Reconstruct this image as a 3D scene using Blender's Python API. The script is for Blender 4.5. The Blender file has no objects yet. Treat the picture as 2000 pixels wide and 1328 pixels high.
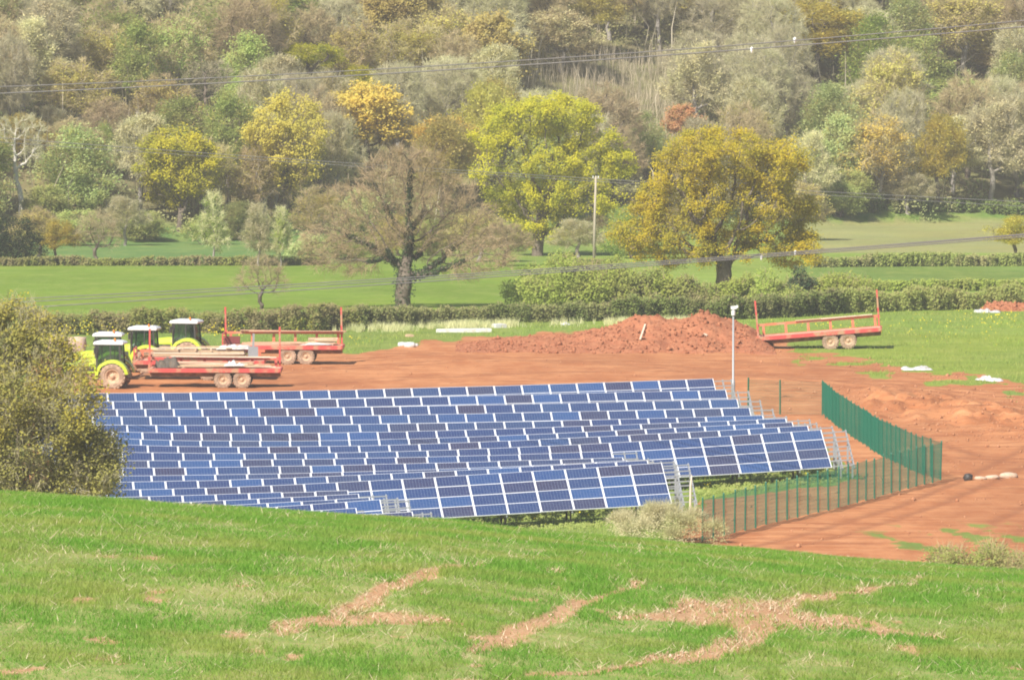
import bpy, math, random
import numpy as np
from mathutils import Vector, Matrix

# ------------------------------------------------------------------ camera, sky, sun, exposure
SC = bpy.context.scene
FPX = 17950.0                      # focal length in photo pixels (photo 2000 x 1328)
ZC = 36.0
TH = math.atan(1029.0 / FPX)       # pitch below the horizon
cam_d = bpy.data.cameras.new('camera')
cam_d.sensor_width = 36.0
cam_d.lens = 36.0 * FPX / 2000.0
cam_d.clip_start = 1.0
cam_d.clip_end = 6000.0
cam = bpy.data.objects.new('camera', cam_d)
SC.collection.objects.link(cam)
cam.location = (0, 0, ZC)
cam.rotation_euler = (math.pi / 2 - TH, 0, 0)
SC.camera = cam

SUN_EL, SUN_AZ = math.radians(43), math.radians(34)      # azimuth: from straight behind the camera towards the left
to_sun = Vector((-math.sin(SUN_AZ) * math.cos(SUN_EL), -math.cos(SUN_AZ) * math.cos(SUN_EL), math.sin(SUN_EL)))
world = bpy.data.worlds.new('World')
SC.world = world
world.use_nodes = True
wn = world.node_tree
wn.nodes.clear()
sky = wn.nodes.new('ShaderNodeTexSky')
sky.sky_type = 'NISHITA'
sky.sun_disc = False
sky.sun_elevation = SUN_EL
sky.sun_rotation = math.pi + SUN_AZ
sky.air_density = 1.0
sky.dust_density = 1.5
bg = wn.nodes.new('ShaderNodeBackground')
bg.inputs['Strength'].default_value = 0.075
wo = wn.nodes.new('ShaderNodeOutputWorld')
wn.links.new(sky.outputs[0], bg.inputs[0])
wn.links.new(bg.outputs[0], wo.inputs[0])
sun_d = bpy.data.lights.new('sun', 'SUN')
sun_d.energy = 5.0
sun_d.angle = math.radians(0.53)
sun_d.color = (1.0, 0.95, 0.86)
sun = bpy.data.objects.new('sun', sun_d)
SC.collection.objects.link(sun)
sun.location = (0, 0, 200)
sun.rotation_euler = to_sun.to_track_quat('Z', 'Y').to_euler()
SC.view_settings.view_transform = 'Standard'
SC.view_settings.look = 'None'
SC.view_settings.gamma = 1.0
SC.view_settings.exposure = 0.60
SC.cycles.max_bounces = 6
SC.cycles.diffuse_bounces = 3
SC.cycles.transparent_max_bounces = 16
SC.cycles.use_denoising = True
SC.cycles.filter_width = 1.9
HAZE_DENSITY = 0.00014

# ------------------------------------------------------------------ helpers
rnd = random.Random(7)
COL = SC.collection

def rng(s):
    return np.random.default_rng(s)

def link(o, parent=None):
    COL.objects.link(o)
    if parent is not None:
        o.parent = parent
    return o

def tag(o, label=None, cat=None, group=None, kind=None):
    if label: o['label'] = label
    if cat: o['category'] = cat
    if group: o['group'] = group
    if kind: o['kind'] = kind
    return o

def empty(name, loc, rz=0.0, label=None, cat=None, group=None):
    o = bpy.data.objects.new(name, None)
    o.empty_display_size = 0.2
    link(o)
    o.location = loc
    o.rotation_euler = (0, 0, rz)
    tag(o, label, cat, group)
    return o

def np_mesh(name, V, F, mats=(), idx=None, smooth=False, sides=None):
    """V (n,3); F (m,k) array of one polygon size, or a list of such arrays"""
    me = bpy.data.meshes.new(name)
    V = np.ascontiguousarray(V, dtype=np.float32)
    Fs = F if isinstance(F, list) else [F]
    Fs = [np.asarray(a, dtype=np.int32) for a in Fs if len(a)]
    loops = np.concatenate([a.ravel() for a in Fs])
    tot = np.concatenate([np.full(len(a), a.shape[1], np.int32) for a in Fs])
    start = np.concatenate([[0], np.cumsum(tot)[:-1]]).astype(np.int32)
    me.vertices.add(len(V)); me.vertices.foreach_set('co', V.ravel())
    me.loops.add(len(loops)); me.loops.foreach_set('vertex_index', loops)
    me.polygons.add(len(tot)); me.polygons.foreach_set('loop_start', start)
    me.polygons.foreach_set('loop_total', tot)
    for m in mats: me.materials.append(m)
    if idx is not None: me.polygons.foreach_set('material_index', np.asarray(idx, np.int32))
    if smooth: me.polygons.foreach_set('use_smooth', np.ones(len(tot), bool))
    me.update(calc_edges=True)
    return me

def add_obj(name, me, parent=None, loc=None, rot=None, scale=None):
    o = bpy.data.objects.new(name, me)
    link(o, parent)
    if loc is not None: o.location = loc
    if rot is not None: o.rotation_euler = rot
    if scale is not None: o.scale = scale
    return o

class MB:
    """collects small shapes for one mesh"""
    def __init__(s): s.v = []; s.f = []; s.m = []
    def add(s, vs, fs, mi=0):
        b = len(s.v); s.v += [tuple(p) for p in vs]
        for q in fs: s.f.append(tuple(b + i for i in q)); s.m.append(mi)
        return s
    def box(s, x0, x1, y0, y1, z0, z1, mi=0, tx=0.0, ty=0.0):
        """box; the top face is drawn in by tx, ty"""
        vs = [(x0, y0, z0), (x1, y0, z0), (x1, y1, z0), (x0, y1, z0),
              (x0 + tx, y0 + ty, z1), (x1 - tx, y0 + ty, z1), (x1 - tx, y1 - ty, z1), (x0 + tx, y1 - ty, z1)]
        return s.add(vs, [(3, 2, 1, 0), (4, 5, 6, 7), (0, 1, 5, 4), (1, 2, 6, 5), (2, 3, 7, 6), (3, 0, 4, 7)], mi)
    def bar(s, a, b, w, h, mi=0, up=(0, 0, 1)):
        a, b = Vector(a), Vector(b); d = (b - a).normalized(); up = Vector(up)
        if abs(d.dot(up)) > 0.98: up = Vector((0, 1, 0))
        r = d.cross(up).normalized() * (w / 2); u = r.cross(d).normalized() * (h / 2)
        vs = [a - r - u, a + r - u, a + r + u, a - r + u, b - r - u, b + r - u, b + r + u, b - r + u]
        return s.add(vs, [(0, 1, 2, 3), (7, 6, 5, 4), (0, 4, 5, 1), (1, 5, 6, 2), (2, 6, 7, 3), (3, 7, 4, 0)], mi)
    def tube(s, pts, rad, n=6, mi=0, cap=True):
        pts = [Vector(p) for p in pts]; b = len(s.v)
        if not hasattr(rad, '__len__'): rad = [rad] * len(pts)
        for i, p in enumerate(pts):
            d = (pts[min(i + 1, len(pts) - 1)] - pts[max(i - 1, 0)]).normalized()
            a = d.cross(Vector((0, 0, 1)) if abs(d.z) < 0.9 else Vector((0, 1, 0))).normalized(); c = d.cross(a)
            for k in range(n):
                t = 2 * math.pi * k / n
                s.v.append(tuple(p + a * (math.cos(t) * rad[i]) + c * (math.sin(t) * rad[i])))
        for i in range(len(pts) - 1):
            for k in range(n):
                s.f.append((b + i * n + k, b + i * n + (k + 1) % n, b + (i + 1) * n + (k + 1) % n, b + (i + 1) * n + k)); s.m.append(mi)
        if cap:
            s.f.append(tuple(b + k for k in range(n))[::-1]); s.m.append(mi)
            e = b + (len(pts) - 1) * n
            s.f.append(tuple(e + k for k in range(n))); s.m.append(mi)
        return s
    def lathe_y(s, prof, n=24, c=(0, 0, 0), mi=0):
        """profile (y, r) turned about the y axis"""
        b = len(s.v)
        for y, r in prof:
            for k in range(n):
                t = 2 * math.pi * k / n
                s.v.append((c[0] + r * math.cos(t), c[1] + y, c[2] + r * math.sin(t)))
        for i in range(len(prof) - 1):
            for k in range(n):
                s.f.append((b + i * n + k, b + (i + 1) * n + k, b + (i + 1) * n + (k + 1) % n, b + i * n + (k + 1) % n)); s.m.append(mi)
        return s
    def mesh(s, name, mats, smooth=False):
        me = bpy.data.meshes.new(name)
        me.from_pydata(s.v, [], s.f)
        for m in mats: me.materials.append(m)
        me.polygons.foreach_set('material_index', np.asarray(s.m, np.int32))
        if smooth: me.polygons.foreach_set('use_smooth', np.ones(len(s.f), bool))
        me.update()
        return me
    def build(s, name, mats, parent=None, smooth=False, **k):
        if not isinstance(mats, (list, tuple)): mats = [mats]
        return add_obj(name, s.mesh(name, mats, smooth), parent, **k)

def copy_tree(o, parent=None):
    c = o.copy(); link(c, parent)
    for ch in list(o.children): copy_tree(ch, c)
    return c

# --- value noise
def _hash(ix, iy, seed):
    n = (ix.astype(np.int64) * 374761393 + iy.astype(np.int64) * 668265263 + seed * 974711) & 0x7fffffff
    n = (n ^ (n >> 13)) * 1274126177 & 0x7fffffff
    n = n ^ (n >> 16)
    return (n & 0xffff) / 65535.0
def vnoise(x, y, seed=0):
    x = np.asarray(x, float); y = np.asarray(y, float)
    ix = np.floor(x); iy = np.floor(y); fx = x - ix; fy = y - iy
    fx = fx * fx * (3 - 2 * fx); fy = fy * fy * (3 - 2 * fy)
    a = _hash(ix, iy, seed); b = _hash(ix + 1, iy, seed); c = _hash(ix, iy + 1, seed); d = _hash(ix + 1, iy + 1, seed)
    return (a + (b - a) * fx) * (1 - fy) + (c + (d - c) * fx) * fy
def fbm(x, y, seed=0, o=4):
    s = 0; a = 0.5; t = 0
    for i in range(o):
        s = s + a * vnoise(x * 2 ** i, y * 2 ** i, seed + i * 17); t += a; a *= 0.55
    return s / t
def sstep(a, b, x):
    t = np.clip((x - a) / (b - a), 0, 1); return t * t * (3 - 2 * t)

# --- photo pixel <-> world
cT, sT = math.cos(TH), math.sin(TH)
def ray(u, v):
    x = (u - 1000.0) / FPX; w = (664.0 - v) / FPX
    return np.array([x, cT + w * sT, -sT + w * cT])
def at(u, v, D):
    d = ray(u, v); t = D / d[1]
    return Vector((t * d[0], D, ZC + t * d[2]))
def to_px(x, y, z):
    dz = z - ZC
    fw = y * cT - dz * sT; up = y * sT + dz * cT
    return 1000 + FPX * x / fw, 664 - FPX * up / fw

# ------------------------------------------------------------------ terrain
PSI = math.radians(6.0); TPSI = math.tan(PSI)
ROWS = {1: [(253, 767.4), (590, 763), (790, 758.6), (990, 752.6), (1290, 743.1), (1393, 738.9)],
        2: [(253, 783.6), (590, 780.3), (790, 775.8), (990, 771.3), (1290, 764.2), (1418, 761.2)],
        3: [(253, 798.6), (590, 797), (790, 792.7), (990, 789.5), (1290, 783.8), (1440, 778.9)],
        4: [(253, 812.7), (590, 813), (790, 809), (990, 806.2), (1290, 800.2), (1464, 795.8)],
        5: [(253, 829.6), (590, 829.6), (790, 826.7), (990, 823.3), (1290, 816.5), (1490, 810.5)],
        6: [(253, 843.3), (590, 845.6), (790, 841.6), (990, 836.8), (1290, 826.6), (1535, 816.9)],
        7: [(253, 857), (590, 860.8), (790, 857), (990, 849.4), (1290, 836.9), (1548, 823.8)],
        8: [(253, 868.6), (590, 872), (790, 867.6), (990, 860.2), (1290, 846.6), (1578, 831.2)],
        9: [(253, 882.8), (590, 884.2), (790, 881), (990, 874), (1290, 859), (1604, 839.2)],
        10: [(253, 899.2), (590, 896), (790, 893.3), (990, 887.3), (1194, 880.5)],
        11: [(253, 913.3), (590, 909.3), (790, 905), (990, 900), (1217, 893)],
        12: [(253, 928.7), (590, 923.5), (790, 918.5), (990, 910.5), (1225, 898.7)],
        13: [(253, 940.7), (590, 932), (790, 923), (990, 913.5), (1265, 898.7)],
        14: [(253, 955.5), (590, 945.2), (790, 934.5), (990, 923), (1293, 904)],
        15: [(253, 969.8), (590, 960.4), (680, 957)],
        16: [(253, 985), (590, 971), (701, 963)],
        17: [(253, 997), (590, 979.5), (722, 970)],
        18: [(253, 1009), (590, 986), (743, 975)],
        19: [(253, 1021), (640, 994.5), (696, 991.5)],
        20: [(253, 1034), (640, 1006), (806, 999.8)],
        21: [(253, 1047), (640, 1017), (818, 1011)]}
TABLE_TOP, TILT = 2.56, math.radians(27.0)
def row_point(r, u, v):
    d = ray(u, v); t = (555 - 6.66 * (r - 1)) / (d[1] - TPSI * d[0])
    return t * d[0], t * d[1], ZC + t * d[2]
_smp = []
for _r, _p in ROWS.items():
    for _u, _v in _p:
        _q = row_point(_r, _u, _v); _smp.append((_q[0], _q[1], _q[2] - TABLE_TOP))
_smp += [(x, y, -1.2) for x in range(-60, 61, 8) for y in (590, 605, 620, 635, 650, 665)]
_smp += [(x, y, 1.2 + (420 - y) * 0.008) for x in range(-60, 61, 8) for y in (300, 320, 340, 360, 380, 400)]
_smp += [(x, y, float(np.interp(y, [430, 450, 475, 500, 530, 570], [0.8, 0.5, 0.15, -0.2, -0.6, -1.0]))) for x in (20.5, 26, 32, 38, 44) for y in range(430, 580, 7)]
_smp += [(15, y, z) for y, z in ((430, 0.8), (440, 0.65), (450, 0.5), (460, 0.38), (470, 0.25), (480, 0.1))]
_smp += [(-32, 550, -1.3), (-32, 520, -1.4), (-32, 490, -1.1), (-32, 460, -0.7), (-32, 430, 0.6), (5, 440, 0.6), (5, 455, 0.4)]
SMP = np.array(_smp)
def _shepard(x, y):
    dx = x[:, None] - SMP[None, :, 0]; dy = y[:, None] - SMP[None, :, 1]
    w = np.exp(-(dx * dx + dy * dy * 1.4) / (2 * 6.0 ** 2)) + 1e-9 / (dx * dx + dy * dy + 1)
    return (w * SMP[None, :, 2]).sum(1) / w.sum(1)
_vx = np.arange(-45, 45.1, 1.5); _vy = np.arange(300, 664.1, 2.0)
_vg = np.array([_shepard(_vx, np.full(len(_vx), q)) for q in _vy])
def valley(x, y):
    x = np.asarray(x, float); y = np.asarray(y, float)
    cx = np.clip((x + 45) / 1.5, 0, len(_vx) - 1.001); cy = np.clip((y - 300) / 2.0, 0, len(_vy) - 1.001)
    i = cx.astype(int); j = cy.astype(int); a = cx - i; b = cy - j
    z = (_vg[j, i] * (1 - a) + _vg[j, i + 1] * a) * (1 - b) + (_vg[j + 1, i] * (1 - a) + _vg[j + 1, i + 1] * a) * b
    dh = hill_start(x)
    z = z - 0.02 * np.clip(np.minimum(y, dh) - 664, 0, 400)
    far = y > dh
    if far.any():
        z = z + 0.25 * np.clip(y - dh, 0, 210) + np.where(far, 1.5 * (fbm(x / 22, y / 22, 5) - 0.5) * sstep(0, 30, y - dh), 0.0)
    return z
def hill_start(x):
    return 878 + np.clip((np.asarray(x, float) + 55) / 110, 0, 1) * 105
CREST_U = [-200, 0, 250, 450, 640, 870, 1000, 1150, 1300, 1500, 1700, 1850, 2000, 2200]
CREST_V = [955, 966, 983, 996, 1007, 1021, 1037, 1051, 1062, 1081, 1099, 1110, 1121, 1135]
def front_hill(x, y):
    x = np.asarray(x, float); y = np.asarray(y, float)
    yy = np.maximum(y, 60.0)
    u = 1000 + FPX * x / yy
    v = np.interp(u, CREST_U, CREST_V)
    s = (v + 365.0) / FPX
    t = yy - 130.0
    tb = np.clip(t, 0, 60)
    z = ZC - s * yy - np.where(t < 0, 0.00142 * t * t, 0.0022 * tb * tb + 0.264 * np.clip(t - 60, 0, None))
    near = np.clip((60.0 - y) / 60.0, 0, 1.6)
    return z + near * (34.3 - z)
def height(x, y):
    a = front_hill(x, y); b = valley(x, y)
    d = np.clip((a - b) / 1.0, -40, 40)
    return np.where(d > 20, a, np.where(d < -20, b, b + np.log1p(np.exp(d))))
def hz(x, y):
    return float(height(np.array([x]), np.array([y]))[0])
_DS = np.concatenate([np.arange(250, 700, 1.0), np.arange(700, 1300, 2.0)])
def ground_at(u, v, base=None):
    """where the sight line through a photo pixel first meets the valley ground"""
    d = ray(u, v); t = _DS / d[1]
    X = t * d[0]; Z = ZC + t * d[2]
    H = valley(X, _DS)
    k = np.argmax(Z < H)
    if k == 0: k = len(_DS) - 1
    a = (Z[k - 1] - H[k - 1]) / max(1e-6, (Z[k - 1] - H[k - 1]) - (Z[k] - H[k]))
    Y = _DS[k - 1] + a * (_DS[k] - _DS[k - 1])
    x = Y / d[1] * d[0]
    return Vector((x, Y, float(valley(np.array([x]), np.array([Y]))[0])))
def pxm(D):        # photo pixels per metre at distance D
    return FPX / D

# ------------------------------------------------------------------ materials
class NT:
    def __init__(s, name):
        s.mat = bpy.data.materials.new(name); s.mat.use_nodes = True
        s.t = s.mat.node_tree; s.t.nodes.clear()
        s.out = s.t.nodes.new('ShaderNodeOutputMaterial')
    def n(s, typ, ins=None, **props):
        nd = s.t.nodes.new(typ)
        for k, v in props.items(): setattr(nd, k, v)
        for k, v in (ins or {}).items():
            sock = nd.inputs[k]
            if isinstance(v, bpy.types.NodeSocket): s.t.links.new(v, sock)
            else: sock.default_value = v
        return nd
    def math(s, op, a, b=0.0, c=None):
        ins = {0: a, 1: b}
        if c is not None: ins[2] = c
        return s.n('ShaderNodeMath', ins, operation=op).outputs[0]
    def mix(s, fac, a, b, mode='MIX'):
        nd = s.t.nodes.new('ShaderNodeMix'); nd.data_type = 'RGBA'; nd.blend_type = mode
        for k, v in ((0, fac), (6, a), (7, b)):
            if isinstance(v, bpy.types.NodeSocket): s.t.links.new(v, nd.inputs[k])
            elif k == 0: nd.inputs[k].default_value = v
            else: nd.inputs[k].default_value = tuple(v) + ((1,) if len(v) == 3 else ())
        return nd.outputs[2]
    def noise(s, vec, scale, detail=4, rough=0.55):
        return s.n('ShaderNodeTexNoise', {'Vector': vec, 'Scale': scale, 'Detail': detail, 'Roughness': rough}).outputs[0]
    def ramp(s, fac, a, b):
        return s.n('ShaderNodeMapRange', {0: fac, 1: a, 2: b, 3: 0.0, 4: 1.0}, interpolation_type='SMOOTHSTEP').outputs[0]
    def obj(s):
        return s.n('ShaderNodeTexCoord').outputs['Object']
    def done(s, surf):
        s.t.links.new(surf, s.out.inputs['Surface']); return s.mat
    def bsdf(s, color, rough=0.8, spec=0.3, metal=0.0, normal=None, **k):
        ins = {'Base Color': color if isinstance(color, bpy.types.NodeSocket) else tuple(color) + (1,), 'Roughness': rough, 'Metallic': metal}
        ins['Specular IOR Level'] = spec
        if normal is not None: ins['Normal'] = normal
        ins.update(k)
        return s.n('ShaderNodeBsdfPrincipled', ins).outputs[0]
    def bump(s, h, strength=0.4, dist=0.05):
        return s.n('ShaderNodeBump', {'Height': h, 'Strength': strength, 'Distance': dist}).outputs[0]

def dirty(name, base, dirt, amount=0.5, scale=2.0, rough=0.6, spec=0.3, metal=0.0, low=None):
    """paint or metal with mud stains; low = local height below which mud gathers"""
    t = NT(name); o = t.obj()
    n1 = t.noise(o, scale, 6, 0.65)
    f = t.ramp(n1, 0.62 - 0.3 * amount, 0.78 - 0.25 * amount)
    n2 = t.noise(o, scale * 9, 3)
    c = t.mix(f, base, dirt)
    c = t.mix(t.math('MULTIPLY', n2, 0.35), c, tuple(x * 0.6 for x in dirt))
    return t.done(t.bsdf(c, rough, spec, metal, t.bump(n2, 0.15, 0.02)))

def leaf_mat(name, c1, c2, c3=None, trans=0.3, nscale=0.5, rough=0.6):
    t = NT(name); o = t.obj()
    isl = t.n('ShaderNodeNewGeometry').outputs['Random Per Island']
    ob = t.n('ShaderNodeObjectInfo').outputs['Random']
    c = t.mix(isl, c1, c2)
    if c3:
        c = t.mix(t.ramp(t.noise(o, nscale, 3), 0.42, 0.66), c, c3)
    c = t.n('ShaderNodeHueSaturation', {'Hue': t.math('MULTIPLY_ADD', ob, 0.03, 0.485), 'Saturation': 1.0,
            'Value': t.math('MULTIPLY_ADD', ob, 0.3, 0.85), 'Color': c}).outputs[0]
    d = t.n('ShaderNodeBsdfDiffuse', {'Color': c}).outputs[0]
    tr = t.n('ShaderNodeBsdfTranslucent', {'Color': c}).outputs[0]
    return t.done(t.n('ShaderNodeMixShader', {0: trans, 1: d, 2: tr}).outputs[0])

MUD = (0.46, 0.27, 0.16)
M = {}
M['red'] = dirty('red_paint', (0.58, 0.06, 0.065), MUD, 0.48, 1.3, 0.5)
M['red_orange'] = dirty('sunburnt_red_paint', (0.68, 0.17, 0.09), MUD, 0.5, 1.5, 0.55)
M['deck'] = dirty('muddy_deck', (0.58, 0.32, 0.22), (0.66, 0.42, 0.28), 0.6, 0.8, 0.85)
M['chassis'] = dirty('muddy_chassis', (0.20, 0.10, 0.07), MUD, 0.6, 2.0, 0.8)
M['tyre'] = dirty('muddy_tyre', (0.27, 0.18, 0.125), (0.50, 0.35, 0.24), 0.65, 3.0, 0.9)
M['tyre_dark'] = dirty('dark_tyre', (0.05, 0.042, 0.038), MUD, 0.2, 3.0, 0.9)
M['rim'] = dirty('muddy_rim', (0.62, 0.42, 0.27), (0.42, 0.26, 0.17), 0.5, 4.0, 0.8)
M['lime'] = dirty('lime_paint', (0.46, 0.60, 0.012), (0.48, 0.40, 0.16), 0.22, 1.6, 0.35, 0.5)
M['cab_white'] = dirty('white_paint', (0.78, 0.79, 0.80), (0.62, 0.56, 0.5), 0.1, 2.0, 0.4, 0.5)
M['dark'] = dirty('dark_metal', (0.028, 0.03, 0.032), (0.2, 0.13, 0.09), 0.2, 2.5, 0.55, 0.4)
M['galv'] = dirty('galvanised_steel', (0.36, 0.38, 0.40), (0.31, 0.30, 0.29), 0.3, 3.0, 0.5, 0.5, 0.25)
M['alu'] = dirty('panel_frame_metal', (0.84, 0.85, 0.87), (0.75, 0.75, 0.74), 0.25, 3.0, 0.45, 0.5, 0.0)
M['steel_dark'] = dirty('weathered_steel', (0.10, 0.085, 0.07), (0.17, 0.12, 0.08), 0.4, 3.0, 0.7)
M['fence'] = dirty('green_coated_wire', (0.004, 0.145, 0.085), (0.006, 0.115, 0.07), 0.3, 1.0, 0.5, 0.4)
M['wood'] = dirty('fresh_timber', (0.62, 0.44, 0.27), (0.50, 0.33, 0.22), 0.4, 2.0, 0.8)
M['wood_pale'] = dirty('pale_timber', (0.72, 0.62, 0.48), (0.55, 0.42, 0.32), 0.3, 2.0, 0.8)
M['wood_grey'] = dirty('weathered_pole_wood', (0.44, 0.38, 0.29), (0.34, 0.29, 0.22), 0.4, 2.0, 0.8)
M['white_plastic'] = dirty('white_plastic', (0.66, 0.66, 0.65), (0.55, 0.46, 0.40), 0.3, 2.0, 0.45)
M['bag'] = dirty('cream_sacking', (0.56, 0.42, 0.31), (0.46, 0.31, 0.21), 0.4, 1.2, 0.8)
M['orange'] = dirty('amber_lens', (0.85, 0.25, 0.03), (0.6, 0.2, 0.05), 0.1, 3.0, 0.3)
M['cable'] = dirty('weathered_cable', (0.16, 0.15, 0.15), (0.24, 0.22, 0.21), 0.3, 1.0, 0.6)
t = NT('cab_glass')
tr = t.n('ShaderNodeBsdfTransparent', {'Color': (0.34, 0.48, 0.45, 1)}).outputs[0]
gl = t.n('ShaderNodeBsdfGlossy', {'Color': (0.7, 0.8, 0.85, 1), 'Roughness': 0.08}).outputs[0]
M['glass'] = t.done(t.n('ShaderNodeMixShader', {0: 0.13, 1: tr, 2: gl}).outputs[0])

def bark(name, a, b):
    t = NT(name); o = t.obj()
    n = t.noise(o, 3.0, 5, 0.7); n2 = t.noise(o, 0.6, 3)
    c = t.mix(t.ramp(n, 0.35, 0.65), a, b)
    c = t.mix(t.math('MULTIPLY', n2, 0.5), c, tuple(x * 0.7 for x in a))
    return t.done(t.bsdf(c, 0.9, 0.2, 0, t.bump(n, 0.6, 0.08)))
M['bark'] = bark('oak_bark', (0.13, 0.10, 0.075), (0.21, 0.175, 0.135))
M['bark_grey'] = bark('grey_bark', (0.26, 0.23, 0.20), (0.36, 0.33, 0.29))
M['bark_white'] = bark('bleached_dead_wood', (0.62, 0.57, 0.50), (0.75, 0.71, 0.65))
L = {}
L['yg'] = leaf_mat('leaf_yellow_green', (0.50, 0.49, 0.03), (0.80, 0.73, 0.045), (0.44, 0.46, 0.05), 0.5, 0.45)
L['ochre'] = leaf_mat('leaf_ochre', (0.54, 0.48, 0.03), (0.88, 0.76, 0.045), (0.50, 0.49, 0.05), 0.5, 0.45)
L['orange'] = leaf_mat('leaf_orange_tan', (0.66, 0.46, 0.10), (0.78, 0.57, 0.13), (0.62, 0.48, 0.12), 0.5)
L['ochre_far'] = leaf_mat('leaf_dull_ochre', (0.60, 0.51, 0.09), (0.74, 0.63, 0.12), (0.56, 0.51, 0.10), 0.5)
L['olive'] = leaf_mat('leaf_olive', (0.56, 0.51, 0.13), (0.68, 0.60, 0.17), (0.58, 0.49, 0.17), 0.5)
L['green'] = leaf_mat('leaf_fresh_green', (0.38, 0.47, 0.13), (0.50, 0.57, 0.18), (0.48, 0.50, 0.17), 0.5)
L['bluegreen'] = leaf_mat('leaf_blue_green', (0.40, 0.47, 0.18), (0.52, 0.57, 0.23), (0.50, 0.49, 0.19), 0.5)
L['dark'] = leaf_mat('leaf_dark_evergreen', (0.035, 0.06, 0.025), (0.075, 0.10, 0.045), (0.05, 0.07, 0.03), 0.15)
L['red'] = leaf_mat('leaf_copper', (0.48, 0.21, 0.11), (0.60, 0.28, 0.15), (0.46, 0.24, 0.13), 0.4)
L['tan'] = leaf_mat('twig_tan', (0.60, 0.53, 0.28), (0.73, 0.65, 0.36), (0.57, 0.54, 0.26), 0.45)
L['twig'] = leaf_mat('twig_brown', (0.48, 0.38, 0.21), (0.60, 0.49, 0.29), (0.50, 0.43, 0.22), 0.4)
L['twig_grey'] = leaf_mat('twig_grey', (0.54, 0.49, 0.30), (0.68, 0.63, 0.42), (0.53, 0.51, 0.28), 0.45)
L['hedge'] = leaf_mat('hedge_leaf', (0.20, 0.235, 0.055), (0.33, 0.35, 0.095), (0.30, 0.27, 0.12), 0.3, 0.35)
L['hedge_brown'] = leaf_mat('hedge_twig', (0.20, 0.22, 0.08), (0.32, 0.32, 0.12), (0.18, 0.23, 0.065), 0.3, 0.3)
L['lime'] = leaf_mat('leaf_lime', (0.28, 0.36, 0.065), (0.40, 0.47, 0.10), (0.36, 0.39, 0.10), 0.4)
L['dry'] = leaf_mat('dry_twig', (0.62, 0.58, 0.32), (0.76, 0.71, 0.44), (0.54, 0.55, 0.26), 0.35)
L['catkin'] = leaf_mat('leaf_catkin', (0.27, 0.275, 0.075), (0.40, 0.385, 0.11), (0.52, 0.46, 0.045), 0.35, 0.25)
L['flower'] = leaf_mat('yellow_petal', (0.75, 0.62, 0.02), (0.85, 0.75, 0.05), None, 0.2)
L['grass'] = leaf_mat('grass_blade', (0.115, 0.275, 0.035), (0.25, 0.41, 0.075), (0.31, 0.37, 0.09), 0.4, 0.45)
L['twig_dark'] = leaf_mat('twig_dark', (0.42, 0.29, 0.18), (0.56, 0.41, 0.265), (0.45, 0.33, 0.19), 0.4)
L['hedge_dark'] = leaf_mat('hedge_leaf_dark', (0.13, 0.175, 0.045), (0.23, 0.28, 0.075), (0.22, 0.22, 0.085), 0.3, 0.4)
L['straw'] = leaf_mat('dry_straw', (0.52, 0.42, 0.26), (0.68, 0.58, 0.40), None, 0.15)
L['verge'] = leaf_mat('verge_grass', (0.22, 0.33, 0.055), (0.33, 0.44, 0.085), (0.38, 0.41, 0.11), 0.3, 0.25)

# ------------------------------------------------------------------ ground sheets
def in_poly(px, py, poly):
    c = np.zeros(px.shape, bool); n = len(poly)
    for i in range(n):
        x0, y0 = poly[i]; x1, y1 = poly[(i + 1) % n]
        k = ((y0 > py) != (y1 > py)) & (px < (x1 - x0) * (py - y0) / ((y1 - y0) + 1e-9) + x0)
        c ^= k
    return c
SOIL_U = [-400, 100, 430, 640, 700, 780, 850, 1000, 1150, 1250, 1470, 1500, 1600, 1700, 1800, 1900, 2000, 2300]
SOIL_V = [700, 694, 692, 690, 690, 682, 662, 656, 646, 640, 648, 660, 682, 702, 714, 732, 752, 800]
ARRAY_GREEN = [(150, 778), (1370, 764), (1560, 850), (1640, 905), (1672, 928), (1650, 950), (1500, 962), (1400, 975), (1345, 992), (1330, 1060), (1300, 1200), (100, 1300)]
def soil_mask(x, y, z):
    u, v = to_px(x, y, z)
    u2 = u + 60 * (fbm(x / 3.0, y / 7.0, 31) - 0.5); v2 = v + 26 * (fbm(x / 2.2, y / 6.0, 37) - 0.5)
    s = sstep(-4, 4, v2 - np.interp(u2, SOIL_U, SOIL_V)) * sstep(-40, 20, u2 - 60)
    s = np.where(in_poly(u2, v2, ARRAY_GREEN), 0.0, s)
    # thin regrowth in the lower right corner, between wheel tracks
    k = np.exp(-(((u - 1880) / 260) ** 2 + ((v - 1052) / 40) ** 2))
    tr = fbm((x + 0.16 * y) / 1.1, y / 40.0, 41) * 0.6 + 0.4 * fbm(x / 1.2, y / 3.0, 44)
    s = s * (1 - np.clip(0.95 * k * sstep(0.36, 0.62, tr), 0, 0.62))
    # broken turf along the edge of the right hand field
    e = v - np.interp(u, SOIL_U, SOIL_V)
    g = fbm(x / 1.6, y / 5.0, 43)
    s = s * (1 - sstep(0.5, 0.62, g) * sstep(70, 10, e) * sstep(1480, 1560, u))
    return np.where((y > 300) & (y < 700), s, 0.0)
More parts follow.
